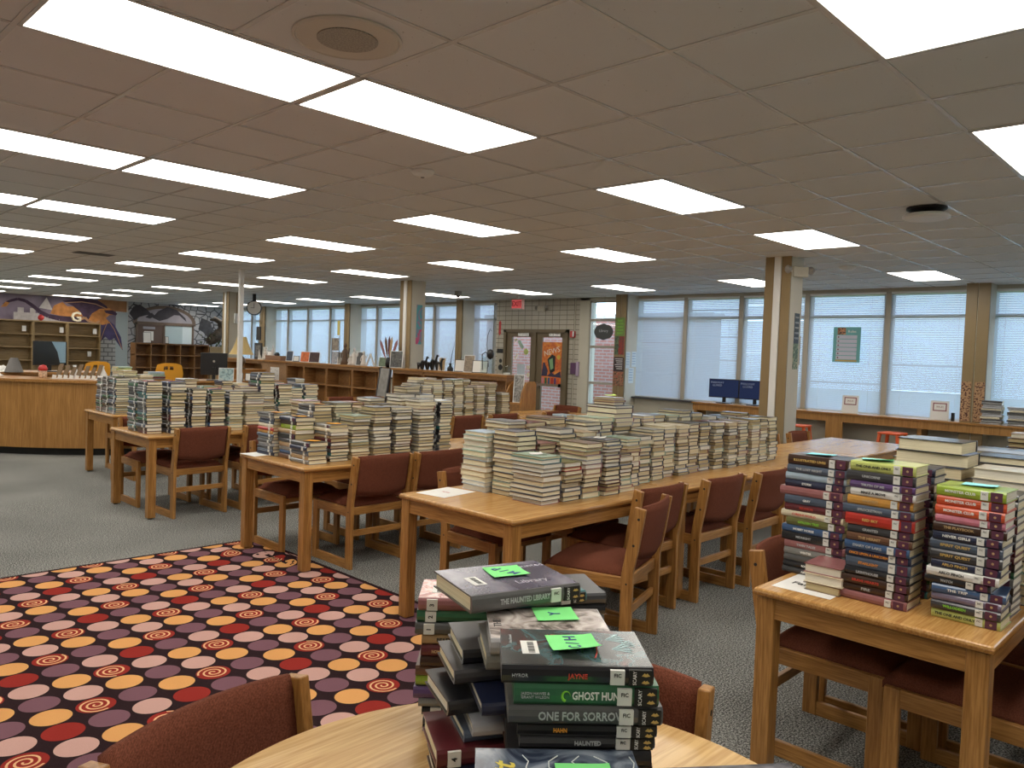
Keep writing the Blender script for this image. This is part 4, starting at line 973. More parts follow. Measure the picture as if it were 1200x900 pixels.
pile_small(2.72,10.65,.89,7,'pile by the left yellow chair',['pale green','cream','pale blue','dusty rose','cream','yellow green','pale green'])
pile_small(3.22,10.58,.89,5,'pile by the right yellow chair',['grey','maroon','pale green','pale green','pale blue'],L=.28)
# ------------------------------------------------------------------ tall tan shelving at the mural
def tall_shelf(x0,x1,y,h,label,mat=tan_shelf,n=5,dep=.32,y1=None):
    t=thing('tall_bookcase',label,'bookcase',((x0+x1)/2,y,0),0,'tan bookcases below the mural'); w=(x1-x0)/2
    MB().box(-w,-w+.03,0,dep,0,h).build('side_panel',mat,t); MB().box(w-.03,w,0,dep,0,h).build('side_panel',mat,t)
    MB().box(-w+.03,w-.03,dep-.01,dep,0,h).build('back_panel',mat,t); MB().box(-w,w,-.01,dep,h,h+.035).build('top',mat,t)
    for k in range(n+1): z=.08+k*(h-.08)/(n+1); MB().box(-w+.03,w-.03,0,dep-.01,z,z+.025).build('shelf',mat,t)
    return t
for k,(a,b_) in enumerate([(1.8,2.69),(2.70,3.59),(3.60,4.50),(4.51,5.40),(5.41,6.33)]): tall_shelf(a,b_,22.78,1.98,'empty tan bookcase against the mural, %s from the right end'%['fifth','fourth','third','second','first'][k],n=4)
for x,z,l in [(4.30,1.68,'small white card in the upper shelf left of the seam'),(5.28,1.68,'small white upright in the second bookcase'),(6.2,1.68,'small tan upright in the end bookcase'),(6.05,.98,'small white upright low in the end bookcase')]:
    o=B(-.05,.05,-.02,.02,0,.16).build('shelf_card',white_pap); o.location=(x,22.9,z+.008); tag(o,l,'card')
o=bpy.data.objects.new('letter_block',text_mesh('G',.40,ext=.04,bold=.008)); COL.objects.link(o); o.data.materials.append(plain('ivory_letter',(.62,.56,.42),.6)); o.matrix_world=face_minus_y(5.66,22.86,2.17); tag(o,'ivory block letter G standing on the tan bookcase','letter')
o=MB().lathe([(.02,-.09),(.07,-.05),(.085,0),(.07,.05),(.02,.09)],n=14).build('red_ornament',red_pl,smooth=True); o.location=(4.72,22.86,2.105); tag(o,'round red ornament on the tan bookcase','ornament')
# ------------------------------------------------------------------ mural (paint on the far wall)
YM=23.19
mv=artmat('mural_violet_sky',[(.3,(.10,.075,.11)),(.55,(.21,.17,.23)),(.75,(.33,.27,.33))],1.2,det=3,dist=.5,rough=.8)
mp=[mv,plain('mural_dark_plum',(.055,.03,.06),.8,var=.3,vs=6),plain('mural_orange',(.48,.20,.055),.8,var=.35,vs=5),plain('mural_pale_stone',(.48,.45,.44),.8,var=.15,vs=9),plain('mural_deep_blue_violet',(.075,.06,.15),.8,var=.3,vs=5),
    plain('mural_peach_line',(.50,.28,.15),.8),plain('pale_blue_grey_paint',(.40,.46,.47),.6),plain('mural_rust_panel',(.36,.17,.07),.7,var=.2,vs=4),bricks('painted_grey_blocks',(.38,.38,.38),(.46,.46,.45),(.14,.14,.14),.24,.13,.015,'x',rough=.8)]
t=thing('wall_mural','painted mural of an orange and plum winged beast over a castle','mural',(5.0,YM,1.4))
def paint(polys,name,mi,y):
    mb=MB()
    for p in polys: mb.prism([(a-5.0,b_-1.4) for a,b_ in p],y,y+.002,'y')
    return mb.build(name,mp[mi],t)
paint([[(2.6,1.2),(6.9,1.2),(6.9,2.769),(2.6,2.769)]],'painted_sky',0,-.004)
paint([[(6.42,.3),(6.90,.3),(6.90,1.58),(6.42,1.62)]],'painted_blocks',8,-.005)
paint([[(6.9,0),(7.26,0),(7.26,2.42),(6.9,2.42)]],'painted_column',6,-.005)
paint([[(6.55,2.45),(7.22,2.42),(7.22,2.769),(6.35,2.769)]],'painted_rust_beam',7,-.007)
paint([[(4.10,2.02),(4.76,2.02),(4.76,2.24),(4.66,2.24),(4.66,2.38),(4.52,2.38),(4.52,2.24),(4.36,2.24),(4.36,2.38),(4.2,2.38),(4.2,2.24),(4.10,2.24)],[(4.8,2.02),(5.6,2.02),(5.6,2.12),(4.8,2.16)],[(4.75,2.4),(4.95,2.72),(5.12,2.35)],[(5.15,2.3),(5.25,2.4),(5.32,2.28)],[(5.4,2.3),(5.48,2.4),(5.55,2.28)]],'painted_castle',3,-.006)
paint([[(5.05,2.25),(5.15,2.5),(5.38,2.62),(5.50,2.5),(5.70,2.50),(5.90,2.32),(5.98,2.12),(5.7,2.16),(5.3,2.2)]],'painted_cloud',2,-.008)
def band(pts,w,mi,y,name):
    mb=MB()
    for (a,wa),(b_,wb) in zip(list(zip(pts,w))[:-1],list(zip(pts,w))[1:]):
        d=Vector((b_[0]-a[0],b_[1]-a[1])).normalized(); n_=Vector((-d.y,d.x))
        mb.prism([(a[0]-n_.x*wa-5,a[1]-n_.y*wa-1.4),(b_[0]-n_.x*wb-5,b_[1]-n_.y*wb-1.4),(b_[0]+n_.x*wb-5,b_[1]+n_.y*wb-1.4),(a[0]+n_.x*wa-5,a[1]+n_.y*wa-1.4)],y,y+.002,'y')
    return mb.build(name,mp[mi],t)
band([(3.85,2.44),(4.0,2.55),(4.2,2.62),(4.4,2.58),(4.6,2.44),(4.78,2.28),(5.0,2.17),(5.3,2.12),(5.7,2.10),(6.1,2.14),(6.5,2.2)],[.03,.035,.04,.045,.05,.055,.06,.075,.09,.09,.08],1,-.010,'painted_tail')
paint([[(3.78,2.36),(3.9,2.52),(4.0,2.5),(3.92,2.38)]],'painted_tail_tip',2,-.011)
paint([[(5.36,2.66),(5.9,2.75),(6.4,2.72),(6.62,2.58),(6.70,2.40),(6.45,2.38),(6.2,2.30),(6.0,2.16),(5.86,2.36),(5.66,2.52)]],'painted_wing',1,-.010)
paint([[(6.38,2.05),(6.46,1.46),(6.6,1.62),(6.72,1.50),(6.86,1.58),(7.12,1.2),(7.06,1.62),(6.86,2.0),(6.70,2.12)]],'painted_lower_wing',4,-.011)
paint([[(6.1,2.12),(6.2,2.32),(6.42,2.48),(6.72,2.52),(6.86,2.42),(6.9,2.32),(6.7,2.3),(6.6,2.2),(6.74,2.05),(6.5,1.98),(6.3,2.05)]],'painted_body',2,-.012)
paint([[(6.55,2.44),(6.80,2.46),(6.94,2.36),(6.90,2.30),(6.6,2.36)]],'painted_head',1,-.013)
band([(5.45,2.60),(5.9,2.66),(6.3,2.62),(6.6,2.5)],[.012]*4,5,-.012,'painted_wing_rib'); band([(6.66,2.1),(6.55,1.8),(6.46,1.5)],[.01]*3,5,-.013,'painted_wing_rib'); band([(6.7,2.1),(6.86,1.85),(7.1,1.25)],[.01]*3,5,-.013,'painted_wing_rib'); band([(5.85,2.12),(6.0,2.18),(6.1,2.08),(6.3,2.02),(6.42,2.1)],[.035,.04,.03,.03,.03],5,-.014,'painted_claw')
# stone arch mural and doorway
m,nt,b,o_=newmat('painted_field_stone'); v=coords(nt); n=N(nt,'ShaderNodeTexVoronoi',Scale=4.2,feature='DISTANCE_TO_EDGE'); nt.links.new(v,n.inputs['Vector'])
nt.links.new(ramp(nt,n.outputs['Distance'],[(.03,(.05,.05,.055)),(.075,(.36,.36,.37))]),b.inputs['Base Color']); b.inputs['Roughness'].default_value=.8
stone=m
t=thing('arch_mural','painted stone arch with dark wings around the office doorway','mural',(8.6,YM,1.2))
AX=8.44
MB().box(7.27-8.6,10.6-8.6,-.004,-.001,-1.2,1.569).build('painted_stone',stone,t)
def archpts(r,rz,a0=0,a1=180,n=20): return [(AX-8.6+r*math.cos(math.radians(a0+(a1-a0)*k/n)),.95+rz*math.sin(math.radians(a0+(a1-a0)*k/n))) for k in range(n+1)]
MB().prism(archpts(1.02,.56),-.007,-.005,'y').build('painted_arch_band',plain('mural_taupe_frame',(.14,.10,.075),.8,var=.15,vs=4),t)
MB().prism(archpts(.90,.46),-.009,-.007,'y').build('painted_arch_sky',plain('mural_grey_lilac',(.30,.28,.31),.8,var=.15,vs=2),t)
MB().box(AX-8.6-1.02,AX-8.6+1.02,-.010,-.005,.88,.96).build('painted_lintel',MATS['mural_taupe_frame'],t)
dk=plain('mural_charcoal_wing',(.045,.04,.05),.8,var=.2,vs=5)
for p in ([(7.30,2.40),(7.42,2.62),(7.62,2.70),(7.85,2.55),(8.0,2.40),(7.8,2.36),(7.62,2.30),(7.45,2.18)],[(8.02,2.30),(8.2,2.52),(8.5,2.68),(8.8,2.60),(9.1,2.34),(9.14,2.22),(8.9,2.42),(8.72,2.42),(8.5,2.28),(8.25,2.2)],[(7.8,2.30),(8.0,2.46),(8.1,2.36),(7.95,2.26)]):
    MB().prism([(a-8.6,b_-1.2) for a,b_ in p],-.013,-.011,'y').build('painted_wing',dk,t)
t=struct(MB().box(7.50,7.56,YM-.06,YM-.01,0,2.12).box(9.32,9.38,YM-.06,YM-.01,0,2.12).box(7.5,9.38,YM-.06,YM-.01,2.06,2.12).box(8.36,8.42,YM-.06,YM-.01,0,2.1).build('door_3',MATS['mural_taupe_frame']),'dark framed doorway inside the painted arch')
MB().box(7.56,8.36,YM-.045,YM-.02,0,2.06).build('door_leaf',plain('brown_door',(.10,.06,.045),.5),t)
MB().box(7.75,8.05,YM-.05,YM-.046,1.55,1.85).build('door_notice',white_pap,t); MB().box(7.72,8.1,YM-.05,YM-.046,1.92,2.0).build('door_plate',plain('grey_plate',(.3,.3,.33),.5),t)
MB().box(8.42,9.0,YM-.03,YM-.02,.9,2.06).build('office_window',plain('pale_office_wall',(.40,.50,.52),.4),t); MB().box(9.0,9.32,YM-.03,YM-.02,.9,2.06).build('office_window',plain('bright_office_wall',(.60,.68,.70),.4),t)
# cubby bookcase before the arch
t=thing('cubby_bookcase','brown cubby bookcase with five columns before the painted arch','bookcase',(7.25,19.6,0)); w=1.05
MB().box(-w,w,0,.38,1.44,1.48).build('top',dark_shelf,t); MB().box(-w,w,.36,.38,0,1.44).build('back_panel',dark_shelf,t)
for k in range(6): x=-w+(2*w-.025)*k/5; MB().box(x,x+.025,.0,.36,0,1.44).build('divider',shelf_oak if k else dark_shelf,t)
for k in range(4): z=.05+k*.36; MB().box(-w,w,.005,.36,z,z+.025).build('shelf',shelf_oak,t)
t=thing('end_cabinet','plain tan cabinet end at the right of the cubby bookcase','cabinet',(8.55,19.6,0)); MB().box(-.22,.28,0,.4,0,1.40).build('body',tan_shelf,t); MB().box(-.23,.29,-.01,.41,1.40,1.43).build('top',tan_shelf,t)
# stone dragon sculpture with foliage
t=thing('dragon_sculpture','dark winged sculpture with leaves on the cabinet by the far pillar','sculpture',(8.55,19.8,1.43))
r_=random.Random(4)
mb=MB(); pts=[(-.2,0,.12),(-.05,0,.24),(.1,0,.35),(.22,0,.55),(.16,0,.75),(.0,0,.84),(-.14,0,.80)]
mb.tube(pts,[.10,.17,.16,.11,.08,.08,.03],10); mb.build('body',plain('mottled_dark_clay',(.07,.055,.04),.7,var=.6,vs=12),t,smooth=True)
for s in (-1,1): MB().prism([(0,.3),(.15*s,.75),(.42*s,.85),(.5*s,.5),(.35*s,.42),(.22*s,.28)],-.02,.0,'y').build('wing',plain('slate_wing',(.10,.10,.11),.6,var=.3,vs=6),t)
lf=MB()
for k in range(70):
    a,b_=r_.uniform(0,6.28),r_.uniform(.1,.45); x,y,z=b_*math.cos(a),b_*.4*math.sin(a),r_.uniform(0,.35); s=r_.uniform(.03,.07); u=r_.uniform(0,6.28)
    lf.add([(x,y,z),(x+s*math.cos(u),y+.02,z+s*math.sin(u)),(x+1.6*s*math.cos(u+.4),y,z+1.6*s*math.sin(u+.4)),(x+s*math.cos(u+.9),y-.02,z+s*math.sin(u+.9))],[(0,1,2,3)])
lf.build('leaves',plain('dusty_leaf',(.07,.09,.035),.7,var=.4,vs=9),t)
holder(6.55,19.7,1.48,0,.22,.30,'white sign standing on the cubby bookcase, left end',None,'sign_holder','sign holder',.1); holder(7.1,19.7,1.48,0,.10,.20,'narrow white sign on the cubby bookcase middle',None,'sign_holder','sign holder',.1)
# ------------------------------------------------------------------ long low bookcase, unit by unit
LX=6.24; LH=1.22
units=[(5.14,6.24,'right end'),(6.25,7.09,'second from right'),(7.10,7.93,'third from right, beside the gap'),(8.33,9.15,'just left of the leaning board'),(9.16,10.01,'second left of the leaning board'),(10.02,10.84,'third left of the leaning board'),(10.85,11.51,'narrow, right of the cork panel'),(12.55,13.4,'left of the cork panel'),(13.41,14.2,'last before the far pillar')]
for (a,b_,l) in units:
    t=thing('low_bookcase','low oak bookcase unit, %s'%l,'bookcase',(LX,(a+b_)/2,0),0,'low oak bookcase run'); w=(b_-a)/2
    MB().box(0,.27,-w,-w+.024,0,LH-.03).build('side_panel',shelf_oak,t); MB().box(0,.27,w-.024,w,0,LH-.03).build('side_panel',shelf_oak,t)
    MB().box(.255,.27,-w+.024,w-.024,0,LH-.03).build('back_panel',shelf_oak,t); MB().box(0.005,.25,-w+.02,w-.02,0,.09).build('plinth',shelf_oak,t)
    for z in (.09,.45,.80): MB().box(.004,.255,-w+.024,w-.024,z,z+.022).build('shelf',shelf_oak,t)
    MB().box(0,.02,-w+.024,w-.024,LH-.09,LH-.03).build('top_rail',shelf_oak,t)
    if w>.4: MB().box(.235,.254,-.02,.02,.1,LH-.03).build('back_stile',oak['z'],t)
for a,b_,l in [(5.12,7.95,'right'),(8.31,14.22,'left')]:
    o=B(LX-.03,LX+.29,a,b_,LH-.03,LH).build('bookcase_top',oak['y']); tag(o,'long oak top board of the low bookcases, %s length'%l,'board','bookcase top boards')
t=thing('notice_board','tan cork backed panel with a white map sheet between the low bookcases','notice board',(LX,12.03,0)); MB().box(0,.27,-.50,.50,0,LH-.03).build('panel',plain('tan_cork_panel',(.34,.20,.10),.8,var=.12,vs=20),t)
q=MB().box(-.003,0,-.22,.14,.74,1.08).build('map_sheet',white_pap,t); q=MB(); r_=random.Random(2)
for k in range(12): y,z=r_.uniform(-.19,.1),r_.uniform(.78,1.04); q.box(-.0045,-.003,y,y+r_.uniform(.02,.05),z,z+.012)
q.build('map_print',plain('grey_print',(.35,.33,.36),.8),t)
# leaning board in the gap
t=thing('leaning_board','grey slatted board leaning in the gap between the bookcases','board',(6.05,8.13,0)); M=Matrix.Rotation(.16,4,'Y')
MB().box(-.012,.012,-.13,.13,0,1.22,0,M).build('board',plain('weathered_grey_board',(.26,.25,.23),.7,var=.2,vs=14),t)
for s in (-1,1): MB().box(-.02,.02,s*.14-.012,s*.14+.012,0,1.24,0,M).build('edge_rail',dark_pl,t)
# curved side stand
t=thing('display_stand','oak display stand with curved sides at the end of the low bookcases','display stand',(6.35,4.945,0))
side=[(-.16,0),(.16,0),(.16,1.11),(.12,1.14),(.0,1.14),(-.08,1.09),(-.14,.98),(-.16,.85)]
for s in (-.165,.14): MB().prism([(a,b_) for a,b_ in side],s,s+.025,'y').build('side_panel',oak['z'],t)
MB().box(-.13,.14,-.14,.14,.80,.82).build('shelf',oak['y'],t); MB().box(.13,.15,-.14,.14,0,1.12).build('back_panel',oak['z'],t); MB().box(-.14,-.12,-.14,.14,0,.80).build('front_panel',shelf_oak,t)
holder(6.30,4.95,.82,math.radians(-62),.16,.42,'tall framed photograph on the curved oak stand',artmat('grey_photo',[(.3,(.08,.08,.08)),(.6,(.40,.40,.38))],12,rough=.5),tilt=.12)
# items on the low bookcase top
def figure(x,y,z,label,cat,name,parts):
    t=thing(name,label,cat,(x,y,z))
    for nm,mt,fn in parts: fn().build(nm,mt,t,smooth=False)
    return t
bk=math.radians(-62)
mixart=lambda n,a_,c: artmat(n,[(.35,a_),(.65,c)],20,rough=.5)
disp=[(12.85,.20,.28,'pale book standing by the tall black sign',None,(.5,.5,.45)),(12.55,.12,.2,'small white book at the left of the bookcase top',None,None),(11.70,.16,.22,'dark bluish book standing left of the orange one','a',(.06,.08,.12)),
 (11.42,.14,.12,'small white card on the bookcase top','b',None),(11.05,.26,.22,'orange covered book standing on the bookcase top','c',(.62,.16,.05)),(10.74,.24,.22,'black and red book beside the orange one','d',(.06,.03,.03)),
 (9.80,.14,.24,'grey book beside the wire rack','e',(.3,.28,.24)),(9.16,.16,.26,'dark framed print among the white figures','f',(.1,.1,.1)),(8.42,.20,.18,'small green framed print by the feather jar','g',(.16,.22,.14)),
 (6.36,.2,.20,'white open book left of the sepia photo','h',None),(6.16,.18,.28,'sepia photo standing on the right bookcase','i',(.30,.24,.18)),(5.90,.26,.2,'white book by the wire plant','j',None),(6.82,.12,.22,'narrow tan card on the right bookcase','k',(.45,.33,.18))]
for k,(y,w_,h_,l,_,c) in enumerate(disp):
    holder(6.40,y,LH,bk,w_,h_,l,plain('display_cover_%d'%k,c,.5,var=.3,vs=30) if c else None,'display_book','book',.2)
holder(6.36,8.00,LH,bk,.24,.30,'black framed chalk lettered sign over the gap',mixart('chalk_sign',(.03,.03,.03),(.16,.16,.15)),tilt=.1)
bpy.data.objects.new
t=thing('easel_sign','tall black sign on a black framed picture at the far left of the bookcase','sign',(6.4,13.02,LH)); MB().box(-.01,.01,-.16,.16,0,.36).build('frame',black_pl,t); MB().box(-.013,-.010,-.12,.12,.05,.31).build('picture',mixart('dark_photo',(.02,.02,.02),(.25,.24,.22)),t); MB().box(-.005,.005,-.006,.006,.36,.45).build('post',black_pl,t); MB().box(-.01,.01,-.09,.09,.42,.72).build('placard',black_pl,t)
t=thing('wire_rack','wire rack holding two pictures under a tall yellow strip','rack',(6.4,9.98,LH)); MB().tube([(0,-.14,0),(0,-.14,.55)],.006,6).tube([(0,.12,0),(0,.12,.5)],.006,6).tube([(0,-.14,.02),(0,.12,.02)],.006,6).build('wire_frame',black_pl,t)
MB().box(-.01,0,-.12,.1,.02,.24).build('lower_picture',mixart('blue_white_print',(.16,.18,.22),(.5,.5,.52)),t); MB().box(-.01,0,-.12,.1,.26,.50).build('upper_picture',mixart('brown_print',(.05,.04,.04),(.4,.34,.26)),t); MB().box(-.005,.005,-.14,-.06,.56,.84).build('yellow_strip',plain('dull_yellow_card',(.50,.42,.12),.6),t)
t=thing('basket_box','brown box with a small black object on the bookcase top','box',(6.4,12.2,LH)); MB().box(-.1,.1,-.32,.32,0,.10).build('box',plain('brown_card_box',(.26,.15,.09),.7),t); MB().lathe([(.05,.10),(.06,.13),(.03,.17)],n=12).build('ornament',black_pl,t)
def figurine(y,h,label,mat,seed,spread=.06):
    t=thing('figurine',label,'figurine',(6.4,y,LH)); r=random.Random(seed)
    MB().lathe([(spread,0),(spread*.7,h*.2),(spread*.5,h*.45),(spread*.65,h*.62),(spread*.25,h*.72),(spread*.2,h*.75)],n=12).build('body',mat,t,smooth=True)
    MB().lathe([(.004,h*.74),(spread*.34,h*.80),(spread*.36,h*.88),(spread*.15,h*.97),(.003,h)],n=12).build('head',mat,t,smooth=True)
    MB().tube([(0,-spread*.5,h*.62),(0,-spread*1.3,h*.5),(0,-spread*1.5,h*.75)],spread*.14,6).build('arm',mat,t); MB().tube([(0,spread*.5,h*.62),(0,spread*1.3,h*.5),(0,spread*1.4,h*.3)],spread*.14,6).build('arm',mat,t)
ivory=plain('ivory_plaster',(.66,.62,.57),.6)
figurine(9.64,.42,'brown carved figure on the bookcase top beside the pier',plain('brown_carving',(.12,.07,.04),.6),1,.09)
figurine(9.46,.20,'short pinkish white figure beside the brown carving',ivory,2); figurine(9.33,.34,'tall white angel figure on the bookcase top',ivory,3,.08); figurine(9.03,.28,'white figure right of the tall angel',ivory,4,.07)
figurine(12.7,.26,'white figure beside the tall black sign',ivory,5); figurine(12.38,.34,'pale thin figure left of the brown box',ivory,6,.05)
t=thing('paper_tent','white folded letter A shape on the bookcase top','ornament',(6.4,8.82,LH)); MB().prism([(-.14,0),(-.11,0),(.0,.19),(.11,0),(.14,0),(.015,.23),(-.015,.23)],-.01,.01,'x').build('tent',ivory,t)
t=thing('feather_jar','dark jar of pink and tan feathers above the gap','vase',(6.4,8.27,LH)); MB().lathe([(.04,0),(.06,.05),(.05,.14),(.03,.18)],n=14).build('jar',black_pl,t,smooth=True)
for k,(a,c_) in enumerate([(-.5,'dusty rose'),(-.2,'brown'),(.15,'tan'),(.45,'dusty rose'),(.0,'maroon')]):
    M=Matrix.Rotation(a,4,'X'); MB().prism([(0,.15),(.03,.30),(.035,.48),(0,.56),(-.035,.48),(-.03,.30)],-.004+k*.002,k*.002,'x',0,M).build('feather',BM[c_],t)
t=thing('black_sculpture','tangle of black animal figures on the right bookcase beside the pillar','sculpture',(6.4,7.12,LH))
for k in range(5):
    y=-.26+k*.13; h=[.22,.28,.20,.24,.16][k]; MB().tube([(0,y-.05,0),(0,y-.02,h*.55),(0,y+.04,h*.6),(0,y+.05,0)],[.012,.035,.035,.012],6).tube([(0,y-.02,h*.55),(0,y-.06,h*.9),(0,y-.09,h*.85)],[.02,.02,.012],6).build('animal_figure',black_pl,t)
t=thing('quill_stand','black inkwell holding a long quill on the right bookcase','ornament',(6.4,6.60,LH)); MB().lathe([(.05,0),(.05,.05),(.02,.09),(.022,.13)],n=12).build('inkwell',black_pl,t); MB().tube([(0,0,.1),(0,-.03,.26),(0,-.09,.48)],[.008,.006,.002],6).build('quill',dark_pl,t)
t=thing('wire_plant','clear vases with a dark ball and a curling wire stem','vase',(6.4,5.72,LH))
MB().lathe([(.05,0),(.06,.02),(.05,.2),(.035,.26)],(0,.08,0),14).build('glass_vase',glass,t); MB().lathe([(.04,0),(.045,.02),(.04,.22)],(0,-.08,0),14).build('glass_vase',glass,t)
MB().lathe([(.01,.22),(.055,.26),(.06,.31),(.05,.36),(.01,.38)],(0,-.05,0),12).build('dark_ball',black_pl,t,smooth=True); MB().tube([(0,-.02,.1),(0,.03,.45),(0,.02,.6),(0,-.03,.70),(0,-.06,.66)],.005,6).tube([(0,.12,.05),(0,.13,.30),(0,.06,.33),(0,-.02,.31)],.008,6).build('wire_stem',dark_pl,t)
t=thing('glass_jar','clear glass jar holder near the door end of the bookcase','jar',(6.4,5.30,LH)); MB().lathe([(.06,0),(.065,.02),(.06,.12),(.05,.14)],n=16).build('jar',glass,t); MB().lathe([(.055,0.002),(.055,.03)],n=12).build('contents',ivory,t)
# ------------------------------------------------------------------ window side computer counter
t=thing('computer_counter','long oak counter under the windows with orange stools','counter',(10.45,1.9,0))
MB().box(-.22,.20,-5.0,2.48,.775,.80).build('countertop',oak['y'],t,bevel=.003); MB().box(-.20,-.17,-5.0,2.46,.66,.775).build('fascia',desk_oak,t)
for y in (-4.6,-2.9,-1.3,.02,1.3,2.42): MB().box(-.165,.15,y-.03,y+.03,0,.77).build('support_panel',desk_oak,t)
MB().box(-.20,-.165,-.20,.06,.0,.66).build('support_face',desk_oak,t)
def login(x,y,rz,label):
    t,s=monitor('computer_monitor',label,x,y,.80,rz,.54,.33,scr_navy,grp='navy screened monitors on the counter')
    Mx=Matrix.Translation((0,-.0142,0))@Matrix(((1,0,0,0),(0,0,-1,0),(0,1,0,0),(0,0,0,1)))
    text('PARKWAY\nGUARD',.05,plain('pale_screen_print',(.30,.36,.50),.5),t,Matrix.Translation((-.12,-.0142,.34))@Matrix(((1,0,0,0),(0,0,-1,0),(0,1,0,0),(0,0,0,1))),'screen_print')
login(10.42,3.85,math.radians(-80),'navy screened monitor on the counter, the full left one'); login(10.42,3.27,math.radians(-80),'navy screened monitor half behind the near pillar')
def stool(x,y,label):
    t=thing('metal_stool',label,'stool',(x,y,0),rnd.uniform(-.2,.2),'orange metal stools')
    MB().box(-.155,.155,-.155,.155,.57,.60).build('seat',orange_st,t,bevel=.012)
    for sx in (-1,1):
        for sy in (-1,1): MB().add([(sx*.145,sy*.145,.58),(sx*.105,sy*.145,.58),(sx*.105,sy*.105,.58),(sx*.145,sy*.105,.58),(sx*.20,sy*.20,0),(sx*.175,sy*.20,0),(sx*.175,sy*.175,0),(sx*.20,sy*.175,0)],[(0,1,2,3),(7,6,5,4),(0,4,5,1),(1,5,6,2),(2,6,7,3),(3,7,4,0)]).build('leg',orange_st,t)
    for s in (-1,1): MB().box(-.175,.175,s*.172-.006,s*.172+.006,.19,.215).build('brace',orange_st,t); MB().box(s*.172-.006,s*.172+.006,-.175,.175,.19,.215).build('brace',orange_st,t)
stool(9.75,2.18,'orange metal stool right of the near pillar'); stool(9.9,.84,'orange metal stool under the counter behind the empty table'); stool(9.75,3.95,'orange metal stool under the monitor left of the pillar')
def tent(y,label):
    t=thing('tabletop_sign',label,'sign',(10.42,y,.80),math.radians(-80)); M=Matrix.Rotation(-.12,4,'X'); MB().box(-.12,.12,-.003,.003,0,.28,0,M).build('holder',white_pap,t); MB().box(-.09,.09,-.0045,-.0032,.13,.25,0,M).build('red_border',plain('dusty_red_border',(.28,.10,.12),.6),t)
    MB().box(-.075,.075,-.006,-.0046,.145,.235,0,M).build('panel',white_pap,t); MB().box(-.12,.12,0,.09,0,.006).build('base',white_pap,t)
    text('WI-FI',.04,MATS['dusty_red_border'],t,M@Matrix.Translation((0,-.0065,.19))@Matrix(((1,0,0,0),(0,0,-1,0),(0,1,0,0),(0,0,0,1))),'print')
tent(1.66,'white bordered sign on the counter under the teal poster'); tent(.38,'white bordered sign on the counter beside the mosaic pier')
o=B(-.02,.02,-.02,.02,0,.12).build('small_speaker',black_pl); o.location=(10.42,.20,.80); tag(o,'small black device beside the right counter sign','speaker')
for k,(y,n_) in enumerate([(-.30,13),(-.62,11),(-.95,12)]): pile_small(10.4,y,.80,n_,'%s bundle on the counter by the mosaic pier'%['first','second','third'][k],['silver grey','grey','dark grey','cream','silver grey'],L=.24,W=.26,T=.026,rz=math.radians(-85))
# ------------------------------------------------------------------ double doors and wall things
fr=MB().box(WX-.06,WX+.06,7.70,7.77,0,2.10).box(WX-.06,WX+.06,9.55,9.62,0,2.10).box(WX-.06,WX+.06,7.70,9.62,2.03,2.10).box(WX-.05,WX+.05,8.62,8.70,0,2.03)
dfr=struct(fr.build('trim_21',brown_steel),'brown steel frame around the double doors')
def leaf(a,b_,n,label,g0,g1):
    mb=MB().box(WX-.02,WX+.025,a,g0,0,2.03).box(WX-.02,WX+.025,g1,b_,0,2.03).box(WX-.02,WX+.025,g0,g1,0,.18).box(WX-.02,WX+.025,g0,g1,1.93,2.03)
    o=struct(mb.build('door_%d'%n,brown_steel),label); MB().box(WX,WX+.006,g0,g1,.18,1.93).build('pane',glass,o)
    MB().box(WX-.09,WX-.06,a+.08,b_-.08,.86,.92).box(WX-.09,WX-.02,a+.08,a+.12,.85,.93).box(WX-.09,WX-.02,b_-.12,b_-.08,.85,.93).build('push_bar',chrome,o)
    MB().box(WX-.07,WX-.02,a+.12,a+.45,1.95,2.01).build('door_closer',chrome,o); return o
leaf(8.70,9.55,1,'left brown glazed door',8.80,9.38); leaf(7.77,8.62,2,'right brown glazed door',7.88,8.46)
t=thing('orange_poster','orange poster with a black tablet picture on the right door glass','poster',(WX-.008,8.17,.90))
MB().box(-.002,0,-.28,.28,0,.93).build('sheet',artmat('orange_poster_art',[(.35,(.50,.09,.03)),(.55,(.72,.20,.03)),(.7,(.80,.36,.06))],5,rough=.6),t)
MB().prism([(-.10,.30),(.03,.24),(.12,.55),(-.01,.66),(-.11,.62)],-.004,-.002,'x').build('black_tablet',black_pl,t); MB().prism([(-.06,.36),(.02,.32),(.07,.54),(-.03,.58)],-.006,-.004,'x').build('green_screen',plain('sage_green_print',(.22,.40,.20),.6),t)
MB().prism([(.28,.18),(.12,.18),(.10,.30),(.2,.48),(.24,.48)],-.004,-.002,'x').prism([(.12,.18),(-.28,.16),(-.26,.30),(-.1,.22),(.0,.27)],-.004,-.002,'x').build('dark_hands',plain('dark_navy_print',(.04,.03,.07),.6),t)
for k,c in enumerate(['pink','green','blue','red','purple','orange red']): MB().box(-.005,-.002,.27-.09*k-.06,.27-.09*k,0.0,.15).build('bright_figure',BM[c],t)
text('NEWS',.17,plain('pale_poster_ink',(.75,.68,.55),.6),t,Matrix.Translation((-.003,0,.72))@Matrix(((0,0,-1,0),(-1,0,0,0),(0,1,0,0),(0,0,0,1)))@Matrix.Rotation(.25,4,'Z'),'poster_lettering')
MB().lathe([(.05,-.001),(.05,.001)],(-.003,-.2,.60),16,ax='x').build('yellow_disc',plain('mustard_disc',(.6,.42,.05),.6),t)
t=thing('door_decals','pale paper shapes and a white sheet taped on the left door glass','decoration',(WX-.008,9.08,1.5))
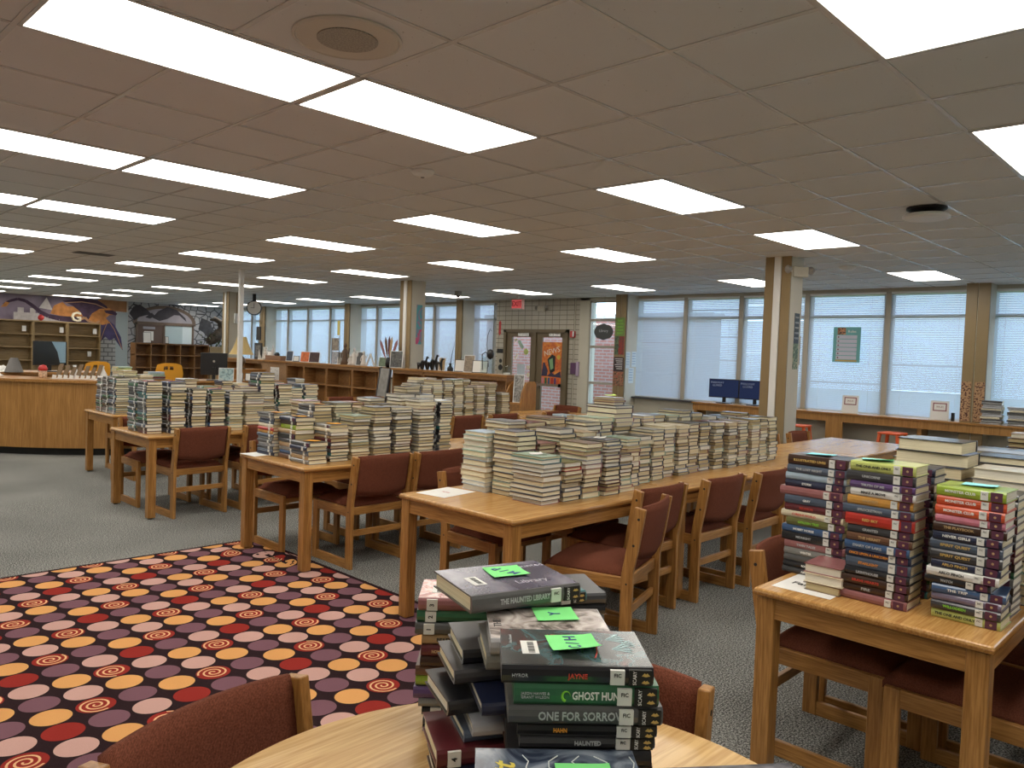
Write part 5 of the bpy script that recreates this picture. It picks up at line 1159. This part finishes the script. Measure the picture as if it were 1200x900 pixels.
for (y,z,w_,h_,a,c) in [(.19,.36,.06,.10,.7,'cream'),(.03,.26,.09,.22,-.7,'pale green'),(.16,-.02,.04,.16,.6,'cream')]: MB().box(-.003,-.001,-w_/2,w_/2,-h_/2,h_/2,0,Matrix.Translation((0,y,z))@Matrix.Rotation(a,4,'X')).build('paper_shape',BM[c],t)
MB().lathe([(.07,-.001),(.07,.001)],(-.002,-.14,.10),18,ax='x').build('paper_disc',BM['yellow green'],t); MB().box(-.004,-.002,-.12,.12,-.55,-.18).build('white_sheet',plain('pale_blue_sheet',(.52,.58,.64),.7),t)
for z in (-.25,-.42): MB().lathe([(.05,-.001),(.05,.001)],(-.002,-.22,z),14,ax='x').build('paper_disc',BM['cream'],t)
# exit sign
t=thing('exit_sign','red lettered exit sign hanging left of the double doors','sign',(9.9,8.48,2.60)); MB().box(-.03,.03,-.17,.17,-.11,.11).build('housing',plain('pale_pink_housing',(.62,.35,.33),.5),t,bevel=.004); MB().box(-.031,-.030,-.14,.14,-.085,.085).build('face',emis('dim_red_face',(.85,.12,.12),.55),t); text('EXIT',.14,plain('dark_exit_red',(.30,.01,.01),.5),t,Matrix.Translation((-.0318,0,0))@Matrix(((0,0,-1,0),(-1,0,0,0),(0,1,0,0),(0,0,0,1))),'lettering',bold=.003); MB().box(-.02,.02,-.03,.03,.11,.17).build('ceiling_mount',white_paint,t)
def emerg(x,y,z,rz,label):
    t=thing('emergency_light',label,'emergency light',(x,y,z),rz); MB().box(-.03,.03,-.10,.10,-.06,.06).build('housing',beige,t,bevel=.01)
    for s in (-1,1): MB().lathe([(.02,-.02),(.05,.03),(.048,.035)],(-.03,s*.15,.02),14,ax='x').build('lamp_head',plain('smoked_lamp',(.35,.33,.30),.3),t)
emerg(WX-.04,8.5,2.56,0,'twin headed emergency light above the double doors'); emerg(6.66,.90,2.60,math.radians(60),'twin headed emergency light at the top of the near pillar')
t=thing('fire_alarm','red and white fire alarm strobe right of the double doors','alarm',(WX-.03,7.58,2.0)); MB().box(-.03,.03,-.05,.06,-.07,.07).build('housing',red_pl,t,bevel=.004); MB().box(-.045,-.03,-.055,-.02,-.05,.06).build('strobe',white_paint,t)
t=thing('conduit','thin painted conduit running down to the fire alarm','conduit',(WX-.012,7.55,0)); MB().tube([(0,0,.0),(0,0,H-.01)],.011,8).build('pipe',beige,t)
t=thing('arrow_sign','red double headed arrow sign with vertical lettering on the block wall','sign',(WX-.004,9.80,2.13)); MB().prism([(-.05,.10),(0,.18),(.05,.10),(.03,.10),(.03,-.10),(.05,-.10),(0,-.18),(-.05,-.10),(-.03,-.10),(-.03,.10)],-.004,0,'x').build('arrow',red_pl,t)
t=thing('room_plaque','black plaque above a tan figure notice left of the doors','sign',(WX-.004,9.74,1.55)); MB().box(-.006,0,-.13,.13,.0,.10).build('plaque',black_pl,t); MB().box(-.004,0,-.12,.12,-.45,-.03).build('notice',plain('tan_notice',(.42,.38,.30),.7),t); MB().lathe([(.05,-.001),(.05,.001)],(-.006,0,-.18),14,ax='x').lathe([(.07,-.001),(.07,.001)],(-.006,0,-.33),14,ax='x').build('notice_drawing',black_pl,t)
t=thing('handbag_hook','purple dispenser on the block wall below the alarm','dispenser',(WX-.03,7.50,1.28)); MB().box(-.04,.02,-.05,.09,-.12,.12).build('body',plain('plum_plastic',(.10,.04,.10),.4),t,bevel=.01); MB().box(-.03,.02,-.12,-.05,-.16,.14).build('side',plain('lilac_plastic',(.42,.32,.45),.4),t,bevel=.01)
# posters on the pier by the narrow window
PX=10.285
t=thing('green_poster','green and red poster on the upper pier beside the narrow window','poster',(PX,6.06,1.96)); MB().box(-.003,0,-.11,.11,.0,.36).build('green_sheet',plain('leaf_green_sheet',(.16,.26,.06),.6,var=.2,vs=20),t); MB().box(-.003,0,-.11,.02,-.36,0).build('red_figure',artmat('red_figure_print',[(.4,(.35,.03,.02)),(.6,(.08,.05,.04))],14,rough=.6),t); MB().box(-.003,0,.02,.11,-.36,0).build('dark_figure',artmat('green_figure_print',[(.4,(.03,.06,.04)),(.6,(.15,.20,.10))],14,rough=.6),t)
for k in range(5): text(['READ','GROW','LEARN','DREAM','READ'][k],.05,ink_green,t,Matrix.Translation((-.0045,0,.30-.06*k))@Matrix(((0,0,-1,0),(-1,0,0,0),(0,1,0,0),(0,0,0,1))),'lettering')
t=thing('dark_poster','dark poster with red flowers on the lower pier','poster',(PX,6.06,1.27)); MB().box(-.003,0,-.12,.12,.0,.28).build('dark_sheet',plain('dark_wine_sheet',(.05,.03,.035),.6),t); MB().box(-.003,0,-.12,.12,-.28,0).build('flower_sheet',artmat('red_flower_print',[(.42,(.10,.05,.03)),(.52,(.42,.25,.14)),(.6,(.45,.04,.03))],18,rough=.6),t)
mb=MB(); 
for k in range(6): mb.box(-.0045,-.003,-.09,.09-.02*(k%3),.24-.038*k,.252-.038*k)
mb.build('lettering',white_pap,t)
for k,(x,z,w_,h_,l) in enumerate([(10.40,1.50,.15,.32,'left white notice on the pier side'),(10.60,1.52,.16,.30,'right white notice on the pier side'),(10.52,1.20,.17,.30,'lower white notice on the pier side')]):
    t=thing('notice_sheet',l,'notice',(x,5.928,z)); MB().box(-w_/2,w_/2,-.002,0,-h_/2,h_/2).build('sheet',plain('cool_white_sheet',(.62,.68,.70),.7),t)
    q=MB(); [q.box(-w_*.38,w_*.3,-.003,-.002,h_*.35-.05*j,h_*.35-.05*j+.012) for j in range(5)]; q.build('print',plain('pale_blue_print',(.25,.36,.50),.7),t)
t=thing('oval_sign','dark oval chalkboard sign on the narrow window','sign',(10.5,6.62,2.05))
pts=[(.24*math.cos(2*PI*k/28),.16*math.sin(2*PI*k/28)*(1+.06*math.cos(8*PI*k/14))) for k in range(28)]; MB().prism(pts,-.01,.0,'x').build('board',plain('oval_chalkboard',(.05,.055,.055),.5),t); MB().tube([(-.005,0,.15),(-.005,0,H-2.05)],.002,5).build('hanging_cord',dark_pl,t); text('Library',.08,ink_silver,t,Matrix.Translation((-.0115,0,.02))@Matrix(((0,0,-1,0),(-1,0,0,0),(0,1,0,0),(0,0,0,1))),'lettering')
# teal poster hung on the blind
t=thing('teal_poster','teal bordered list poster hung on the window blind','poster',(10.60,1.83,1.60)); MB().box(-.003,0,-.215,.215,0,.56).build('sheet',plain('teal_sheet',(.16,.42,.42),.6),t)
for k in range(6): MB().box(-.005,-.003,-.16,.16,.375-.066*k,.43-.066*k).build('list_row',plain('pale_lilac_row',(.55,.56,.66),.6),t); MB().lathe([(.012,-.001),(.012,.001)],(-.0065,.13,.40-.066*k),8,ax='x').build('bullet',BM['maroon'],t)
MB().box(-.005,-.003,.02,.15,.44,.55).build('heading_picture',artmat('heading_print',[(.4,(.03,.02,.02)),(.6,(.62,.30,.16))],30,rough=.6),t); MB().box(-.005,-.003,-.17,.17,.01,.035).build('footer_strip',plain('ochre_strip',(.55,.38,.12),.6),t)
text('Rules',.06,ink_white,t,Matrix.Translation((-.0055,-.08,.49))@Matrix(((0,0,-1,0),(-1,0,0,0),(0,1,0,0),(0,0,0,1))),'lettering')
# mosaic sheets on the right pier
t=thing('mosaic_sheets','two tan sheets of small dark marks on the pier by the counter','poster',(10.345,-.05,.82)); r_=random.Random(9)
for s in (-1,1):
    MB().box(-.003,0,s*.085-.062,s*.085+.062,0,.56).build('sheet',artmat('tan_mosaic',[(.43,(.09,.03,.02)),(.47,(.46,.27,.14))],42,det=1,dist=0,rough=.7),t)
# poster and box on the near pillar
t=thing('pillar_poster','narrow dark blue poster with white lettering on the near pillar','poster',(6.74,.945,1.58)); MB().box(-.055,.075,-.003,0,.20,.55).build('text_sheet',plain('dark_slate_sheet',(.05,.07,.09),.6),t); MB().box(-.055,.075,-.003,0,-.10,.20).build('picture_sheet',artmat('foliage_print',[(.4,(.05,.10,.07)),(.55,(.20,.26,.16)),(.65,(.55,.52,.35))],16,rough=.6),t)
for k,s in enumerate(['TODAY','A READER','TOMORROW','A LEADER','READ']): text(s,.03,ink_silver,t,Matrix.Translation((.01,-.0036,.50-.06*k))@Matrix(((1,0,0,0),(0,0,-1,0),(0,1,0,0),(0,0,0,1))),'lettering',width=.10)
t=thing('wall_box','beige junction box on the near pillar corner','junction box',(6.885,1.0,1.70)); MB().box(-.03,.03,-.04,.08,-.17,.17).build('cover',tan_steel,t,bevel=.004)
t=thing('banner','narrow teal and pink banner on the middle pillar','banner',(6.72,7.843,1.95)); MB().box(-.06,.07,-.003,0,-.30,.40).build('cloth',artmat('teal_pink_banner',[(.35,(.08,.40,.42)),(.5,(.16,.30,.38)),(.62,(.60,.10,.22))],4,rough=.8),t)
t=thing('thermostat','small cream box on the far pillar','thermostat',(6.72,14.74,2.15)); MB().box(-.06,.06,-.05,.0,-.12,.12).build('case',white_paint,t,bevel=.006); MB().tube([(0,-.03,.12),(0,-.03,.60)],.012,6).build('conduit',tan_steel,t)
# ------------------------------------------------------------------ ceiling fittings and clock
t=thing('ceiling_speaker','round perforated ceiling speaker at the top left','speaker',(-.29,-.31,H))
MB().lathe([(.215,-.001),(.215,-.007),(.205,-.012),(.20,-.008),(.13,-.008)],n=48).build('rim',plain('beige_enamel',(.60,.57,.50),.4),t); q=MB().lathe([(.12,-.008),(.12,-.012)],n=40); q.build('grille',plain('perforated_grille',(.36,.34,.29),.5,var=.4,vs=160),t)
t=thing('smoke_detector','white smoke detector beside the second light panel','smoke detector',(1.34,1.21,H)); MB().lathe([(.08,-.002),(.08,-.012),(.065,-.03),(.03,-.045),(.005,-.047)],n=28).build('body',white_paint,t); MB().lathe([(.014,-.046),(.012,-.050)],n=12).build('sensor',black_pl,t)
t=thing('ceiling_disc','white round wireless disc hanging under the right ceiling','wireless unit',(4.40,-1.08,H)); MB().lathe([(.15,-.055),(.165,-.068),(.165,-.082),(.14,-.092),(.02,-.094)],n=36).build('disc',white_paint,t); MB().lathe([(.14,-.002),(.14,-.02),(.08,-.055)],n=30).build('mount',black_pl,t)
t=thing('smoke_detector','small detector between the near pillar and the right lights','smoke detector',(7.72,.77,H)); MB().lathe([(.10,-.002),(.10,-.02),(.06,-.05),(.01,-.055)],n=24).build('body',white_paint,t)
t=thing('air_vent','dark ceiling vent at the far left','vent',(1.81,9.22,H)); MB().box(-.24,.24,-.14,.14,-.012,-.002).build('vent',plain('dark_vent',(.03,.028,.025),.6),t); MB().box(-.26,.26,-.16,.16,-.006,-.001).build('frame',grid_mat,t)
t=thing('ceiling_camera','small grey camera on the ceiling above the low bookcases','camera',(8.48,8.79,H)); MB().box(-.05,.05,-.05,.05,-.10,-.002).build('mount',plain('grey_mount',(.3,.3,.28),.5),t); MB().lathe([(.03,-.13),(.04,-.10)],n=14).build('lens_dome',dark_pl,t)
t=thing('wall_clock','round black rimmed double sided clock hanging near the far pillar','clock',(7.18,14.75,2.43),math.radians(-30))
MB().lathe([(.17,-.05),(.18,-.04),(.18,.04),(.17,.05)],n=32,ax='y').build('case',black_pl,t); MB().lathe([(.155,-.002),(.155,.001)],(0,-.052,0),32,ax='y').build('dial',white_pap,t)
MB().box(-.005,.005,-.056,-.054,0,.11).build('hand',black_pl,t); MB().box(-.08,.0,-.056,-.054,-.004,.004).build('hand',black_pl,t); MB().box(-.04,.04,-.03,.03,.17,H-2.43).build('bracket',black_pl,t)
finish_stuff()
